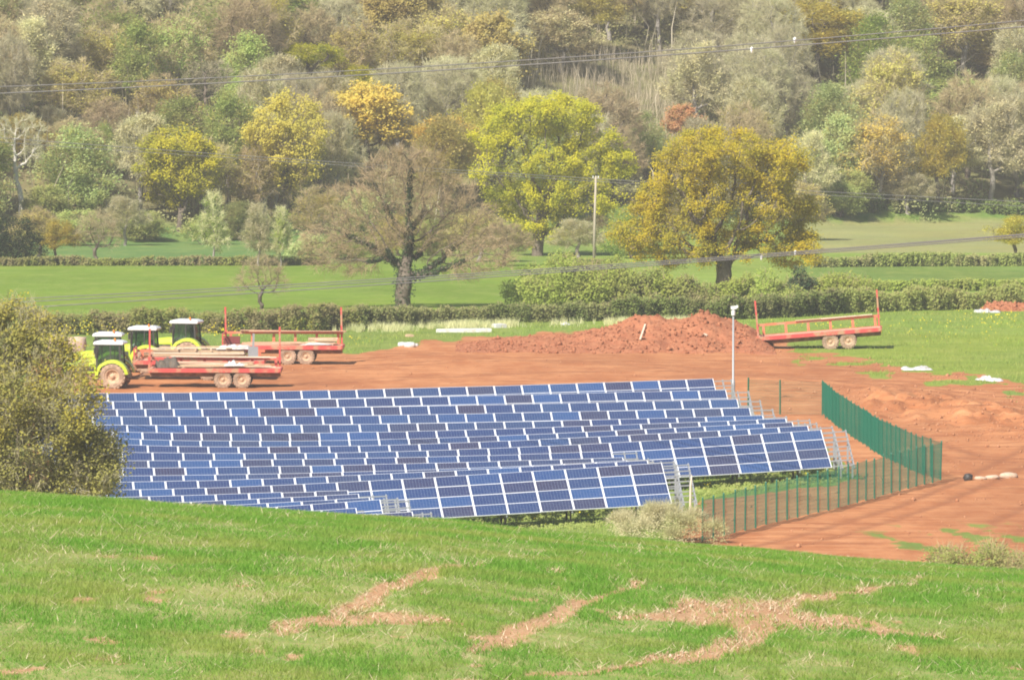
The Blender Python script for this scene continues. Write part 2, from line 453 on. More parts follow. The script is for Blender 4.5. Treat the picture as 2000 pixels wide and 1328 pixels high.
def field_tint(x, y, z):
    u, v = to_px(x, y, z)
    c = np.empty(x.shape + (3,)); c[...] = (0.21, 0.29, 0.06)
    n = fbm(x / 9, y / 30, 3)[..., None]
    def put(mask, col): c[mask] = col
    far = (y > 655) & (y < hill_start(x) + 6)
    put(far & (v < 606) & (v > 516) & (u < 1200), (0.195, 0.29, 0.036))
    put(far & (v <= 516) & (u < 700), (0.14, 0.235, 0.065))
    put(far & (u > 1150) & (v > 470), (0.24, 0.33, 0.06))
    put(far & (u > 1560) & (v <= 494), (0.33, 0.33, 0.13))
    put(far & (u > 1560) & (v <= 430), (0.19, 0.29, 0.06))
    put(far & (u > 1560) & (v <= 548) & (v > 515), (0.17, 0.255, 0.05))
    put(y >= hill_start(x) + 6, (0.22, 0.19, 0.10))
    put((y < 655) & (u > 1450) & (v < 760), (0.235, 0.31, 0.05))
    c *= (0.82 + 0.36 * n)
    return c
TRACKS = [[(520, 728), (700, 716), (950, 702), (1250, 712), (1480, 730), (1750, 748), (2050, 778)],
          [(560, 752), (800, 738), (1050, 726), (1330, 722), (1560, 738), (1800, 768), (2050, 810)],
          [(640, 700), (820, 690), (1000, 700), (1200, 704), (1400, 706), (1560, 712), (1720, 726)],
          [(1400, 1095), (1620, 1040), (1800, 985), (1930, 930), (2040, 870)],
          [(1880, 1090), (1950, 1040), (2040, 985)],
          [(1640, 812), (1760, 850), (1880, 890), (2050, 905)]]
def tracks(X, Y):
    m = np.zeros(X.shape); wob = 0.5 * (fbm(X / 5, Y / 5, 201) - 0.5)
    for tr in TRACKS:
        G = [ground_at(u, v) for u, v in tr]
        for a, b in zip(G[:-1], G[1:]):
            ax, ay, bx, by = a.x, a.y, b.x, b.y; ln = math.hypot(bx - ax, by - ay)
            tt = ((X - ax) * (bx - ax) + (Y - ay) * (by - ay)) / (ln * ln)
            d = ((X - ax) * (by - ay) - (Y - ay) * (bx - ax)) / ln + wob
            k = (tt >= -0.01) & (tt <= 1.01)
            m = np.maximum(m, np.where(k, np.maximum(sstep(0.5, 0.1, np.abs(d - 0.95)), sstep(0.5, 0.1, np.abs(d + 0.95))), 0))
    return m
def ground_material():
    t = NT('valley_ground'); o = t.obj()
    soil = t.n('ShaderNodeAttribute', attribute_name='soil').outputs['Fac']
    tint = t.n('ShaderNodeAttribute', attribute_name='tint').outputs['Color']
    st = t.n('ShaderNodeMapping', {'Vector': o, 'Scale': (1.0, 0.35, 1.0)}).outputs[0]
    fine = t.noise(o, 2.6, 6, 0.7); mid = t.noise(st, 0.5, 4, 0.6); big = t.noise(st, 0.09, 3)
    str_ = t.n('ShaderNodeMapping', {'Vector': o, 'Rotation': (0, 0, 0.12), 'Scale': (0.12, 1.1, 1.0)}).outputs[0]
    streak = t.noise(str_, 1.0, 5, 0.65)
    g = t.mix(t.ramp(fine, 0.3, 0.7), tint, t.mix(1.0, tint, (0.72, 0.72, 0.7), 'MULTIPLY'))
    g = t.mix(t.math('MULTIPLY', t.ramp(mid, 0.45, 0.7), 0.35), g, (0.30, 0.33, 0.09))
    sw = t.noise(t.n('ShaderNodeMapping', {'Vector': o, 'Rotation': (0, 0, 0.5), 'Scale': (0.22, 0.9, 1.0)}).outputs[0], 0.45, 4, 0.6)
    g = t.mix(t.math('MULTIPLY', t.ramp(sw, 0.42, 0.62), 0.55), g, t.mix(1.0, g, (0.74, 0.82, 0.75), 'MULTIPLY'))
    g = t.mix(t.math('MULTIPLY', t.ramp(big, 0.4, 0.62), 0.5), g, t.mix(1.0, g, (1.16, 1.04, 0.9), 'MULTIPLY'))
    a = t.mix(t.ramp(mid, 0.35, 0.65), (0.40, 0.15, 0.06), (0.50, 0.215, 0.092))
    a = t.mix(t.math('MULTIPLY', t.ramp(streak, 0.5, 0.7), 0.8), a, (0.27, 0.10, 0.045))
    a = t.mix(t.math('MULTIPLY', t.ramp(streak, 0.5, 0.28), 0.75), a, (0.60, 0.30, 0.145))
    a = t.mix(t.math('MULTIPLY', t.ramp(fine, 0.5, 0.8), 0.5), a, (0.49, 0.27, 0.15))
    a = t.mix(t.math('MULTIPLY', t.ramp(big, 0.45, 0.65), 0.35), a, (0.30, 0.115, 0.05))
    trk = t.n('ShaderNodeAttribute', attribute_name='track').outputs['Fac']
    a = t.mix(t.math('MULTIPLY', trk, t.math('MULTIPLY_ADD', mid, 0.9, 0.15)), a, (0.25, 0.095, 0.045))
    f = t.ramp(t.math('ADD', soil, t.math('MULTIPLY_ADD', fine, 0.7, -0.35)), 0.38, 0.62)
    c = t.mix(f, g, a)
    h = t.math('ADD', fine, t.math('MULTIPLY', mid, 1.5))
    return t.done(t.bsdf(c, 0.95, 0.1, 0, t.bump(h, 0.5, 0.15)))
M['ground'] = ground_material()

def grid(xs, ys):
    X, Y = np.meshgrid(xs, ys)
    nx, ny = len(xs), len(ys)
    i = np.arange(nx * ny).reshape(ny, nx)
    F = np.stack([i[:-1, :-1], i[:-1, 1:], i[1:, 1:], i[1:, :-1]], -1).reshape(-1, 4)
    return X, Y, F
def sub_mesh(name, V, F, attrs, mat):
    used = np.unique(F); mp = np.full(len(V), -1, np.int64); mp[used] = np.arange(len(used))
    me = np_mesh(name, V[used], mp[F], [mat], smooth=True)
    for k, arr in attrs.items():
        if arr.ndim == 1:
            a = me.attributes.new(k, 'FLOAT', 'POINT'); a.data.foreach_set('value', arr[used].astype(np.float32))
        else:
            a = me.attributes.new(k, 'FLOAT_COLOR', 'POINT')
            a.data.foreach_set('color', np.concatenate([arr[used], np.ones((len(used), 1))], 1).astype(np.float32).ravel())
    return me

xs = np.concatenate([-np.geomspace(46, 330, 24)[::-1], np.arange(-45, 45.01, 0.4), np.geomspace(46, 330, 24)])
ys = np.concatenate([np.arange(296, 430, 3.0), np.arange(430, 668, 0.55), np.arange(668, 1000, 2.5), np.arange(1000, 1220, 5.0), np.arange(1220, 1521, 30.0)])
X, Y, F = grid(xs, ys)
Z = height(X, Y)
SOIL = soil_mask(X, Y, Z)
U_, V_ = to_px(X, Y, Z)
rough = 0.12 * (fbm(X / 0.9, Y / 1.3, 51) - 0.5) + 0.12 * (fbm(X / 4, Y / 2.0, 52) - 0.5)
ridge = np.exp(-(((V_ - 800 - (U_ - 1800) * 0.13) / 26) ** 2)) * sstep(1660, 1720, U_) * sstep(2080, 1940, U_)
ridge = ridge + 0.6 * np.exp(-(((V_ - 765) / 12) ** 2)) * sstep(1450, 1500, U_) * sstep(1600, 1580, U_) * 0.4
Z = Z + SOIL * (rough + ridge * 0.85 * sstep(0.3, 0.75, fbm(X / 1.3, Y / 2.0, 53)))
TRACK = tracks(X, Y) * SOIL
Z = Z - TRACK * 0.035
Z = Z + (1 - SOIL) * 0.08 * (fbm(X / 1.5, Y / 1.5, 55) - 0.5) * (Y < 700)
TINT = field_tint(X, Y, Z)
V = np.stack([X, Y, Z], -1).reshape(-1, 3)
fs = SOIL.ravel()[F].mean(1); fy = V[F][:, :, 1].mean(1); fx = V[F][:, :, 0].mean(1)
is_soil = fs > 0.5
is_slope = fy > hill_start(fx) + 6
att = {'soil': SOIL.ravel(), 'track': TRACK.ravel(), 'tint': TINT.reshape(-1, 3)}
for nm, msk in (('bare_earth', is_soil), ('wooded_slope', is_slope & ~is_soil), ('ground', ~is_soil & ~is_slope)):
    o = add_obj(nm, sub_mesh(nm, V, F[msk], att, M['ground']))
    tag(o, kind='structure')
GX, GY, GZ = xs, ys, Z
def surf(x, y):
    """height of the built valley sheet, relief included (bilinear)"""
    x = np.atleast_1d(np.asarray(x, float)); y = np.atleast_1d(np.asarray(y, float))
    i = np.clip(np.searchsorted(GX, x) - 1, 0, len(GX) - 2); j = np.clip(np.searchsorted(GY, y) - 1, 0, len(GY) - 2)
    a = (x - GX[i]) / (GX[i + 1] - GX[i]); b = (y - GY[j]) / (GY[j + 1] - GY[j])
    return (GZ[j, i] * (1 - a) + GZ[j, i + 1] * a) * (1 - b) + (GZ[j + 1, i] * (1 - a) + GZ[j + 1, i + 1] * a) * b
def soil_at(x, y):
    i = np.clip(np.searchsorted(GX, x) - 1, 0, len(GX) - 2); j = np.clip(np.searchsorted(GY, y) - 1, 0, len(GY) - 2)
    return SOIL[j, i]

# ---- the near hill with its worn patches
PATCH = [([(545, 1226), (640, 1205), (700, 1180), (780, 1140), (860, 1112), (955, 1103)], [16, 16, 13, 13, 9, 5]),
         ([(620, 1212), (700, 1208), (790, 1207), (905, 1216)], [12, 16, 15, 5]),
         ([(930, 1268), (1010, 1232), (1080, 1205), (1140, 1178), (1250, 1135)], [14, 14, 15, 11, 4]),
         ([(1275, 1208), (1340, 1192), (1420, 1192), (1500, 1198), (1560, 1176), (1640, 1158), (1800, 1130)], [11, 25, 32, 30, 20, 9, 5]),
         ([(1480, 1205), (1580, 1208), (1700, 1222), (1850, 1240)], [22, 18, 13, 5]),
         ([(1500, 1205), (1440, 1250), (1360, 1278), (1280, 1290)], [24, 24, 16, 9]),
         ([(1280, 1288), (1150, 1308), (1000, 1322), (860, 1345)], [4, 5, 5, 5]),
         ([(270, 1090), (300, 1092)], [5, 5]), ([(140, 1168), (200, 1168)], [7, 7]), ([(-60, 1318), (40, 1308), (90, 1310)], [5, 5, 3]),
         ([(195, 1285), (235, 1282)], [5, 5]), ([(560, 1285), (580, 1285)], [5, 5]), ([(1010, 1168), (1050, 1168)], [5, 5]), ([(940, 1240), (1000, 1250)], [12, 18])]
def patch_mask(x, y, z):
    u, v = to_px(x, y, z)
    u = u + 60 * (fbm(x / 0.35, y / 2.0, 61) - 0.5); v = v + 26 * (fbm(x / 0.3, y / 1.6, 62) - 0.5)
    m = np.zeros(x.shape)
    for pts, th in PATCH:
        for i in range(len(pts) - 1):
            ax, ay = pts[i]; bx, by = pts[i + 1]
            px, py = u - ax, (v - ay) * 2.2; qx, qy = bx - ax, (by - ay) * 2.2
            tt = np.clip((px * qx + py * qy) / (qx * qx + qy * qy), 0, 1)
            d = np.hypot(px - tt * qx, py - tt * qy) / 2.2 / 0.82
            w = th[i] + (th[i + 1] - th[i]) * tt
            m = np.maximum(m, sstep(1.6, 0.2, d / w))
    spots = sstep(0.70, 0.78, fbm(x / 0.5, y / 1.6, 67)) * sstep(1060, 1110, v) * 0.8
    return np.maximum(m, spots)
def hill_material():
    t = NT('hill_turf'); o = t.obj()
    soil = t.n('ShaderNodeAttribute', attribute_name='soil').outputs['Fac']
    fine = t.noise(o, 14.0, 5, 0.7); mid = t.noise(o, 1.2, 4)
    g = t.mix(t.ramp(mid, 0.4, 0.65), (0.19, 0.28, 0.065), (0.30, 0.33, 0.11))
    g = t.mix(t.math('MULTIPLY', t.ramp(fine, 0.42, 0.7), 0.6), g, (0.46, 0.30, 0.16))
    a = t.mix(t.ramp(fine, 0.35, 0.7), (0.42, 0.235, 0.125), (0.56, 0.365, 0.215))
    a = t.mix(t.math('MULTIPLY', t.ramp(mid, 0.45, 0.7), 0.5), a, (0.44, 0.215, 0.11))
    f = t.ramp(t.math('ADD', soil, t.math('MULTIPLY_ADD', fine, 0.9, -0.45)), 0.15, 0.7)
    return t.done(t.bsdf(t.mix(f, g, a), 0.95, 0.1, 0, t.bump(fine, 0.6, 0.03)))
M['hill'] = hill_material()
hx = np.concatenate([-np.geomspace(10.5, 330, 22)[::-1], np.arange(-10, 10.01, 0.16), np.geomspace(10.5, 330, 22)])
hy = np.concatenate([np.arange(-30, 86, 4.0), np.arange(86, 140, 0.3), np.arange(140, 299, 3.0), [298.999]])
X, Y, F = grid(hx, hy)
Z = height(X, Y)
HS = np.where((Y > 84) & (Y < 142), patch_mask(X, Y, Z), 0.0)
Z = Z + (Y > 86) * (Y < 140) * (0.05 * (fbm(X / 0.8, Y / 0.8, 71) - 0.5) - 0.03 * HS + HS * 0.10 * (fbm(X / 0.25, Y / 0.4, 72) - 0.5))
V = np.stack([X, Y, Z], -1).reshape(-1, 3)
o = add_obj('grass_hill', sub_mesh('grass_hill', V, F, {'soil': HS.ravel()}, M['hill']))
tag(o, kind='structure')

def blades(pos, hgt, wid, lean, seed, bend=0.5):
    """one bent blade (two triangles worth: a quad and a tip) per position"""
    g = rng(seed); n = len(pos)
    az = g.uniform(0, 2 * np.pi, n); la = g.uniform(0, 2 * np.pi, n)
    ln = lean * g.uniform(0.2, 1.0, n) * hgt
    side = np.stack([np.cos(az), np.sin(az), np.zeros(n)], 1) * (wid / 2)[:, None]
    tip = pos + np.stack([np.cos(la) * ln, np.sin(la) * ln, hgt], 1)
    V = np.stack([pos - side, pos + side, tip], 1).reshape(-1, 3)
    F = np.arange(3 * n).reshape(-1, 3)
    return V, F
def hill_grass():
    g = rng(5); n = 1330000
    # sample by depth so that the far side near the crest is as full as the near side
    y = g.uniform(90, 136, n); x = g.uniform(-1, 1, n) * (y * 0.0595 + 0.4)
    z = height(x, y)
    m = patch_mask(x, y, z)
    mm = m + 0.9 * (fbm(x / 0.16, y / 0.7, 82) - 0.5)
    dens = (1 - sstep(0.2, 0.85, mm) * 0.92) * (0.45 + 0.55 * sstep(0.3, 0.6, fbm(x / 0.6, y / 1.5, 81)))
    bare = sstep(0.47, 0.66, fbm(x / 0.7, y / 2.2, 83)) * sstep(126, 98, y)
    keep = g.uniform(0, 1, n) < dens * (1 - 0.88 * bare) * np.interp(y, [90, 118, 136], [0.75, 0.8, 0.55])
    x, y, z, m = x[keep], y[keep], z[keep], m[keep]
    n = len(x)
    tall = 0.45 + 1.15 * fbm(x / 0.9, y / 2.2, 85)
    h = g.uniform(0.03, 0.078, n) * tall
    w = g.uniform(0.006, 0.012, n)
    Vb, Fb = blades(np.stack([x, y, z - 0.01], 1), h, w, 1.0, 6)
    o = add_obj('grass', np_mesh('grass', Vb, Fb, [L['grass']]))
    tag(o, 'short green grass covering the near hill', 'grass', kind='stuff')
    # dry stalks and straw in the worn patches
    n = 130000
    y = g.uniform(92, 133, n); x = g.uniform(-1, 1, n) * (y * 0.0595 + 0.3); z = height(x, y)
    m = patch_mask(x, y, z)
    keep = g.uniform(0, 1, n) < np.maximum(0.05 + 0.14 * sstep(0.45, 0.65, fbm(x / 0.7, y / 2.2, 83)), 0.55 * (m > 0.2) * sstep(0.42, 0.6, fbm(x / 0.5, y / 2, 88)))
    x, y, z = x[keep], y[keep], z[keep]; n = len(x)
    Vb, Fb = blades(np.stack([x, y, z], 1), g.uniform(0.02, 0.09, n), g.uniform(0.006, 0.014, n), 3.0, 8)
    o = add_obj('dry_stalks', np_mesh('dry_stalks', Vb, Fb, [L['straw']]))
    tag(o, 'pale dry stalks and straw lying on the worn patches of the near hill', 'straw', kind='stuff')
hill_grass()

# clods: irregular lumps joined into one mesh
OCT = np.array([(1, 0, 0), (-1, 0, 0), (0, 1, 0), (0, -1, 0), (0, 0, 1), (0, 0, -0.6)], float)
OCF = np.array([(0, 2, 4), (2, 1, 4), (1, 3, 4), (3, 0, 4), (2, 0, 5), (1, 2, 5), (3, 1, 5), (0, 3, 5)])
def lumps(pos, size, seed):
    g = rng(seed); n = len(pos)
    Vv = OCT[None] * g.uniform(0.55, 1.25, (n, 6, 1)) * size[:, None, None] + g.normal(0, 0.15, (n, 6, 3)) * size[:, None, None]
    a = g.uniform(0, 6.28, n); c, s = np.cos(a)[:, None], np.sin(a)[:, None]
    Vv = np.stack([Vv[:, :, 0] * c - Vv[:, :, 1] * s, Vv[:, :, 0] * s + Vv[:, :, 1] * c, Vv[:, :, 2]], -1) + pos[:, None]
    F = (np.arange(n)[:, None, None] * 6 + OCF[None]).reshape(-1, 3)
    return Vv.reshape(-1, 3), F
def soil_mat(name, a, b, c):
    t = NT(name); o = t.obj()
    isl = t.n('ShaderNodeNewGeometry').outputs['Random Per Island']
    n = t.noise(o, 1.1, 5, 0.65); f = t.noise(o, 6.0, 4, 0.7)
    col = t.mix(t.ramp(n, 0.35, 0.65), a, b)
    col = t.mix(t.math('MULTIPLY', t.ramp(f, 0.45, 0.75), 0.6), col, c)
    col = t.mix(t.math('MULTIPLY', isl, 0.35), col, c)
    return t.done(t.bsdf(col, 0.95, 0.1, 0, t.bump(f, 0.7, 0.1)))
M['clod'] = soil_mat('red_clods', (0.35, 0.14, 0.065), (0.46, 0.21, 0.105), (0.56, 0.31, 0.18))
M['heap'] = soil_mat('red_spoil', (0.31, 0.105, 0.052), (0.39, 0.155, 0.078), (0.47, 0.22, 0.12))
def field_clods():
    g = rng(91); n = 60000
    x = g.uniform(-36, 36, n); y = g.uniform(440, 655, n); z = surf(x, y)
    u, v = to_px(x, y, z)
    rid = np.exp(-(((v - 800 - (u - 1800) * 0.13) / 30) ** 2)) * (u > 1650)
    edge = np.exp(-((v - np.interp(u, SOIL_U, SOIL_V) - 25) / 22) ** 2) * (u > 1500)
    keep = (soil_at(x, y) > 0.6) & (g.uniform(0, 1, n) < 0.03 + 0.75 * rid + 0.12 * edge + 0.5 * sstep(0.62, 0.75, fbm(x / 5, y / 6, 93)) * (u > 1400)) & (u < 2080) & (u > 480)
    x, y, z = x[keep], y[keep], z[keep]
    s = np.minimum(0.17, g.gamma(2.0, 0.02, len(x)) + 0.02)
    Vv, Ff = lumps(np.stack([x, y, z + 0.2 * s], 1), s, 94)
    o = add_obj('soil_clods', np_mesh('soil_clods', Vv, Ff, [M['clod']]))
    tag(o, 'clods of red soil strewn over the bare earth', 'soil', kind='stuff')
    # lumps of earth on the worn patches of the near hill
    n = 30000
    y = g.uniform(92, 133, n); x = g.uniform(-1, 1, n) * (y * 0.0595 + 0.3); z = height(x, y)
    m = patch_mask(x, y, z)
    k = (m > 0.5) & (g.uniform(0, 1, n) < 0.8 * sstep(0.42, 0.58, fbm(x / 0.45, y / 1.6, 96)))
    x, y, z = x[k], y[k], z[k]
    s = np.minimum(0.035, g.gamma(1.6, 0.006, len(x)) + 0.005)
    Vv, Ff = lumps(np.stack([x, y, z - 0.01], 1), s, 97)
    o = add_obj('soil_crumbs', np_mesh('soil_crumbs', Vv, Ff, [soil_mat('dry_crumbs', (0.46, 0.27, 0.17), (0.58, 0.40, 0.28), (0.70, 0.55, 0.42))]))
    tag(o, 'dry crumbs of earth on the worn patches of the near hill', 'soil', kind='stuff')
field_clods()

# ------------------------------------------------------------------ solar array
def cell_material():
    t = NT('solar_cells'); o = t.obj()
    r = t.n('ShaderNodeObjectInfo').outputs['Random']
    sp = t.n('ShaderNodeSeparateXYZ', {0: o})
    def lines(v, per, wid, off):
        a = t.math('FRACT', t.math('MULTIPLY_ADD', v, 1.0 / per, off))
        return t.math('LESS_THAN', a, wid / per)
    g = t.math('MAXIMUM', lines(sp.outputs[0], 0.157, 0.009, 0.04), lines(sp.outputs[1], 0.153, 0.008, 0.04))
    bus = lines(sp.outputs[1], 0.0765, 0.004, 0.3)
    vor = t.n('ShaderNodeTexVoronoi', {'Vector': o, 'Scale': 38.0}).outputs['Color']
    c = t.mix(t.ramp(r, 0.12, 0.38), (0.028, 0.028, 0.070), (0.013, 0.034, 0.118))
    c = t.mix(t.ramp(r, 0.62, 0.98), c, (0.017, 0.062, 0.19))
    c = t.mix(0.14, c, vor, 'OVERLAY')
    big = t.noise(t.n('ShaderNodeNewGeometry').outputs['Position'], 0.12, 2)
    c = t.mix(t.math('MULTIPLY', t.ramp(big, 0.35, 0.7), 0.35), c, (0.03, 0.075, 0.16))
    c = t.mix(t.math('MULTIPLY', t.ramp(t.noise(o, 2.2, 4, 0.7), 0.5, 0.85), 0.10), c, (0.45, 0.36, 0.28))
    c = t.mix(t.math('MULTIPLY', bus, 0.4), c, (0.25, 0.28, 0.36))
    c = t.mix(t.math('MULTIPLY', g, 0.8), c, (0.26, 0.30, 0.40))
    return t.done(t.bsdf(c, 0.25, 0.18))
M['cells'] = cell_material()
PW, PH, FR, FRY = 1.645, 0.995, 0.038, 0.020
def panel_mesh():
    b = MB(); x, y = PW / 2, PH / 2; xi, yi = x - FR, y - FRY
    # frame: outer wall and raised rim; glass a little below the rim
    vs = [(-x, -y, -0.04), (x, -y, -0.04), (x, y, -0.04), (-x, y, -0.04), (-x, -y, 0), (x, -y, 0), (x, y, 0), (-x, y, 0),
          (-xi, -yi, 0), (xi, -yi, 0), (xi, yi, 0), (-xi, yi, 0), (-xi, -yi, -0.005), (xi, -yi, -0.005), (xi, yi, -0.005), (-xi, yi, -0.005)]
    fs = [(0, 1, 5, 4), (1, 2, 6, 5), (2, 3, 7, 6), (3, 0, 4, 7), (4, 5, 9, 8), (5, 6, 10, 9), (6, 7, 11, 10), (7, 4, 8, 11),
          (8, 9, 13, 12), (9, 10, 14, 13), (10, 11, 15, 14), (11, 8, 12, 15), (3, 2, 1, 0)]
    b.add(vs, fs, 0); b.add([(-xi, -yi, -0.005), (xi, -yi, -0.005), (xi, yi, -0.005), (-xi, yi, -0.005)], [(0, 1, 2, 3)], 1)
    return b.mesh('panel', [M['alu'], M['cells']])
PANEL = panel_mesh()
ORD = ['', 'first', 'second', 'third', 'fourth', 'fifth', 'sixth', 'seventh', 'eighth', 'ninth', 'tenth', 'eleventh', 'twelfth', 'thirteenth',
       'fourteenth', 'fifteenth', 'sixteenth', 'seventeenth', 'eighteenth', 'nineteenth', 'twentieth', 'twenty-first']
LEFT_U = {16: 215, 17: 290, 18: 370, 19: 430, 20: 470, 21: 560}
EXT = {1: 1.15, 15: 0.0, 19: 0.35, 20: 0.9}
LABELS_ROW = {1: 'farthest row of blue solar panels, its back edge against the red earth',
              9: 'long row of solar panels with all four tiers showing beside the green fence posts',
              14: 'row of solar panels with all four tiers showing above the dry shrub',
              21: 'lowest sliver of solar panel row showing over the grass crest',
              20: 'short row of solar panels just above the lowest sliver at the grass crest',
              18: 'stepped row of panels ending in the highest open rack at the crest'}
def solar_row(r):
    pts = ROWS[r]; n = len(pts)
    cf = np.polyfit([p[0] for p in pts], [p[1] for p in pts], min(n - 1, 3 if n >= 5 else (2 if n > 3 else 1)))
    Y0 = 555 - 6.66 * (r - 1)
    ue, ve = pts[-1]
    xe = row_point(r, ue, ve)[0]
    def top(X):
        Yy = Y0 + TPSI * X
        u = 1000 + FPX * X / (Yy * cT + 34.7 * sT)
        return Vector(row_point(r, u, float(np.polyval(cf, u)))), u
    lim = LEFT_U.get(r, 120)
    A = [top(xe)[0]]; X = xe
    dx = 1.672 * math.cos(PSI)
    while True:
        X -= dx; p, u = top(X)
        A.append(p)
        if u < lim: break
    ext_dir = (A[0] - A[1]).normalized()
    ext = EXT.get(r, 1.4)
    nh = Vector((math.sin(PSI), -math.cos(PSI), 0))
    dn = nh * math.cos(TILT) + Vector((0, 0, -math.sin(TILT)))
    mid = A[len(A) // 2]
    base = Vector((mid.x, mid.y, float(surf(mid.x, mid.y)[0])))
    root = empty('solar_panel_row', base, 0,
                 LABELS_ROW.get(r, 'row of blue solar panels, %s from the red earth edge' % ORD[r]), 'solar panels', 'solar panel rows')
    for i in range(len(A) - 1):
        R_, L_ = A[i], A[i + 1]
        ex = (R_ - L_).normalized(); ey = (-dn - ex * ex.dot(-dn)).normalized(); ez = ex.cross(ey)
        m3 = Matrix((ex, ey, ez)).transposed()
        w = (R_ - L_).length
        for k in range(4):
            j = Matrix.Rotation(rnd.gauss(0, 0.0025), 3, 'X') @ Matrix.Rotation(rnd.gauss(0, 0.0015), 3, 'Z')
            c = (R_ + L_) / 2 - ey * (0.5 + k * 1.003) + ez * rnd.gauss(0, 0.006)
            o = bpy.data.objects.new('panel', PANEL); link(o, root)
            o.matrix_local = Matrix.Translation(c - base) @ (m3 @ j).to_4x4()
            o.scale.x *= (w - 0.022) / PW
    ez0 = (A[0] - A[1]).normalized().cross((-dn)).normalized()
    # purlins under the panels, running on past the last column
    ks = list(range(0, len(A), 4))
    if ks[-1] != len(A) - 1: ks.append(len(A) - 1)
    for k in range(8):
        s = (k // 2) * 1.003 + (0.22 if k % 2 == 0 else 0.80)
        off = dn * s - ez0 * 0.075
        P = [A[q] + off for q in ks]
        P = [P[0] + ext_dir * ext] + P
        b = MB()
        for a, c in zip(P[:-1], P[1:]): b.bar(a - base, c - base, 0.05, 0.06)
        b.build('purlin', M['galv'], root)
    # rafters and posts
    spots = []
    if ext > 0.5: spots += [A[0] + ext_dir * (ext - 0.05), A[0] + ext_dir * (ext * 0.5)]
    spots.append(A[1])
    if r in (9, 14): spots += [A[q] for q in range(3, len(A), 2)]
    for p in spots:
        b = MB()
        b.bar(p - dn * 0.02 - ez0 * 0.16 - base, p + dn * 4.05 - ez0 * 0.16 - base, 0.07, 0.10, 0, ez0)
        b.build('rafter', M['galv'], root)
        for s in (1.0, 3.1):
            q = p + dn * s - ez0 * 0.2
            g = float(surf(q.x, q.y)[0])
            b = MB(); b.box(-0.05, 0.05, -0.045, 0.045, g - q.z - 0.3, 0.02)
            b.build('post', M['galv'] if p in spots[:2] else M['steel_dark'], root, loc=q - base)
        if p in spots[:2]:
            a = p + dn * 1.0 - ez0 * 0.2; c = p + dn * 3.1 - ez0 * 0.2
            b = MB(); b.bar(a - base - Vector((0, 0, 1.15)), c - base - Vector((0, 0, 0.25)), 0.04, 0.05)
            b.build('brace', M['galv'], root)
for r in ROWS: solar_row(r)

# ------------------------------------------------------------------ green mesh fence
WIRE = None
def wire_mesh(h=2.0, wlen=2.0):
    b = MB(); w = 0.005
    def q(x0, x1, z0, z1, d):
        b.add([(x0, -d, z0), (x1, -d, z0), (x1, d, z0), (x0, d, z0), (x0, -d, z1), (x1, -d, z1), (x1, d, z1), (x0, d, z1)],
              [(0, 1, 5, 4), (1, 2, 6, 5), (2, 3, 7, 6), (3, 0, 4, 7)])
    for i in range(41):
        x = i * 0.05 * wlen / 2.0; q(x - w / 2, x + w / 2, 0, h, w / 2)
    for k in range(11):
        z = 0.01 + k * (h - 0.03) / 10
        b.add([(0, -w, z - w / 2), (0, w, z - w / 2), (0, w, z + w / 2), (0, -w, z + w / 2), (wlen, -w, z - w / 2), (wlen, w, z - w / 2), (wlen, w, z + w / 2), (wlen, -w, z + w / 2)],
              [(0, 4, 5, 1), (1, 5, 6, 2), (2, 6, 7, 3), (3, 7, 4, 0)])
    return b.mesh('mesh_panel', [M['fence']])
WIRE = wire_mesh()
pm = MB(); pm.box(-0.035, 0.035, -0.035, 0.035, -0.3, 2.12, 0); pm.box(-0.042, 0.042, -0.042, 0.042, 2.12, 2.15, 0, 0.015, 0.015)
POST = pm.mesh('post', [M['fence']])
def fence_run(px, step, label, first=True, last=True):
    G = [ground_at(u, v) for u, v in px]
    seg = [0.0]
    for a, b in zip(G[:-1], G[1:]): seg.append(seg[-1] + (b - a).to_2d().length)
    n = max(1, round(seg[-1] / step))
    S = np.linspace(0, seg[-1], n + 1)
    Xs = np.interp(S, seg, [g.x for g in G]); Ys = np.interp(S, seg, [g.y for g in G])
    Zs = surf(Xs, Ys)
    base = Vector((Xs[0], Ys[0], Zs[0]))
    root = empty('mesh_fence', base, 0, label, 'fence', 'green mesh fencing')
    for i in range(n + 1):
        if (i == 0 and not first) or (i == n and not last): continue
        o = bpy.data.objects.new('post', POST); link(o, root)
        o.location = Vector((Xs[i], Ys[i], Zs[i])) - base
        o.rotation_euler = (rnd.gauss(0, 0.012), rnd.gauss(0, 0.012), math.atan2(Ys[min(i + 1, n)] - Ys[max(i - 1, 0)], Xs[min(i + 1, n)] - Xs[max(i - 1, 0)]))
    for i in range(n):
        dx, dy = Xs[i + 1] - Xs[i], Ys[i + 1] - Ys[i]; ln = math.hypot(dx, dy)
        o = bpy.data.objects.new('mesh_panel', WIRE); link(o, root)
        a = math.atan2(dy, dx)
        zz = (Zs[i] + Zs[i + 1]) / 2 + rnd.gauss(0, 0.03) + 0.04
        o.location = Vector((Xs[i], Ys[i], zz)) - base + Vector((math.sin(a), -math.cos(a), 0)) * 0.045
        o.rotation_euler = (0, 0, a); o.scale = (ln / 2.0, 1, 1)
fence_run([(1372, 1057), (1488, 1027), (1660, 986), (1837, 937)], 2.1,
          'green mesh fence with see-through panels and many thin posts in front of the panels')
fence_run([(1837, 937), (1806, 929), (1764, 912), (1722, 891), (1680, 864), (1637, 835), (1606, 811)], 2.5,
          'solid looking green mesh fence running steeply away up the red earth', first=False)
fence_run([(1606, 811), (1558, 810), (1510, 809), (1461, 806)], 3.0, 'thin far fence behind the end of the panel rows', first=False)

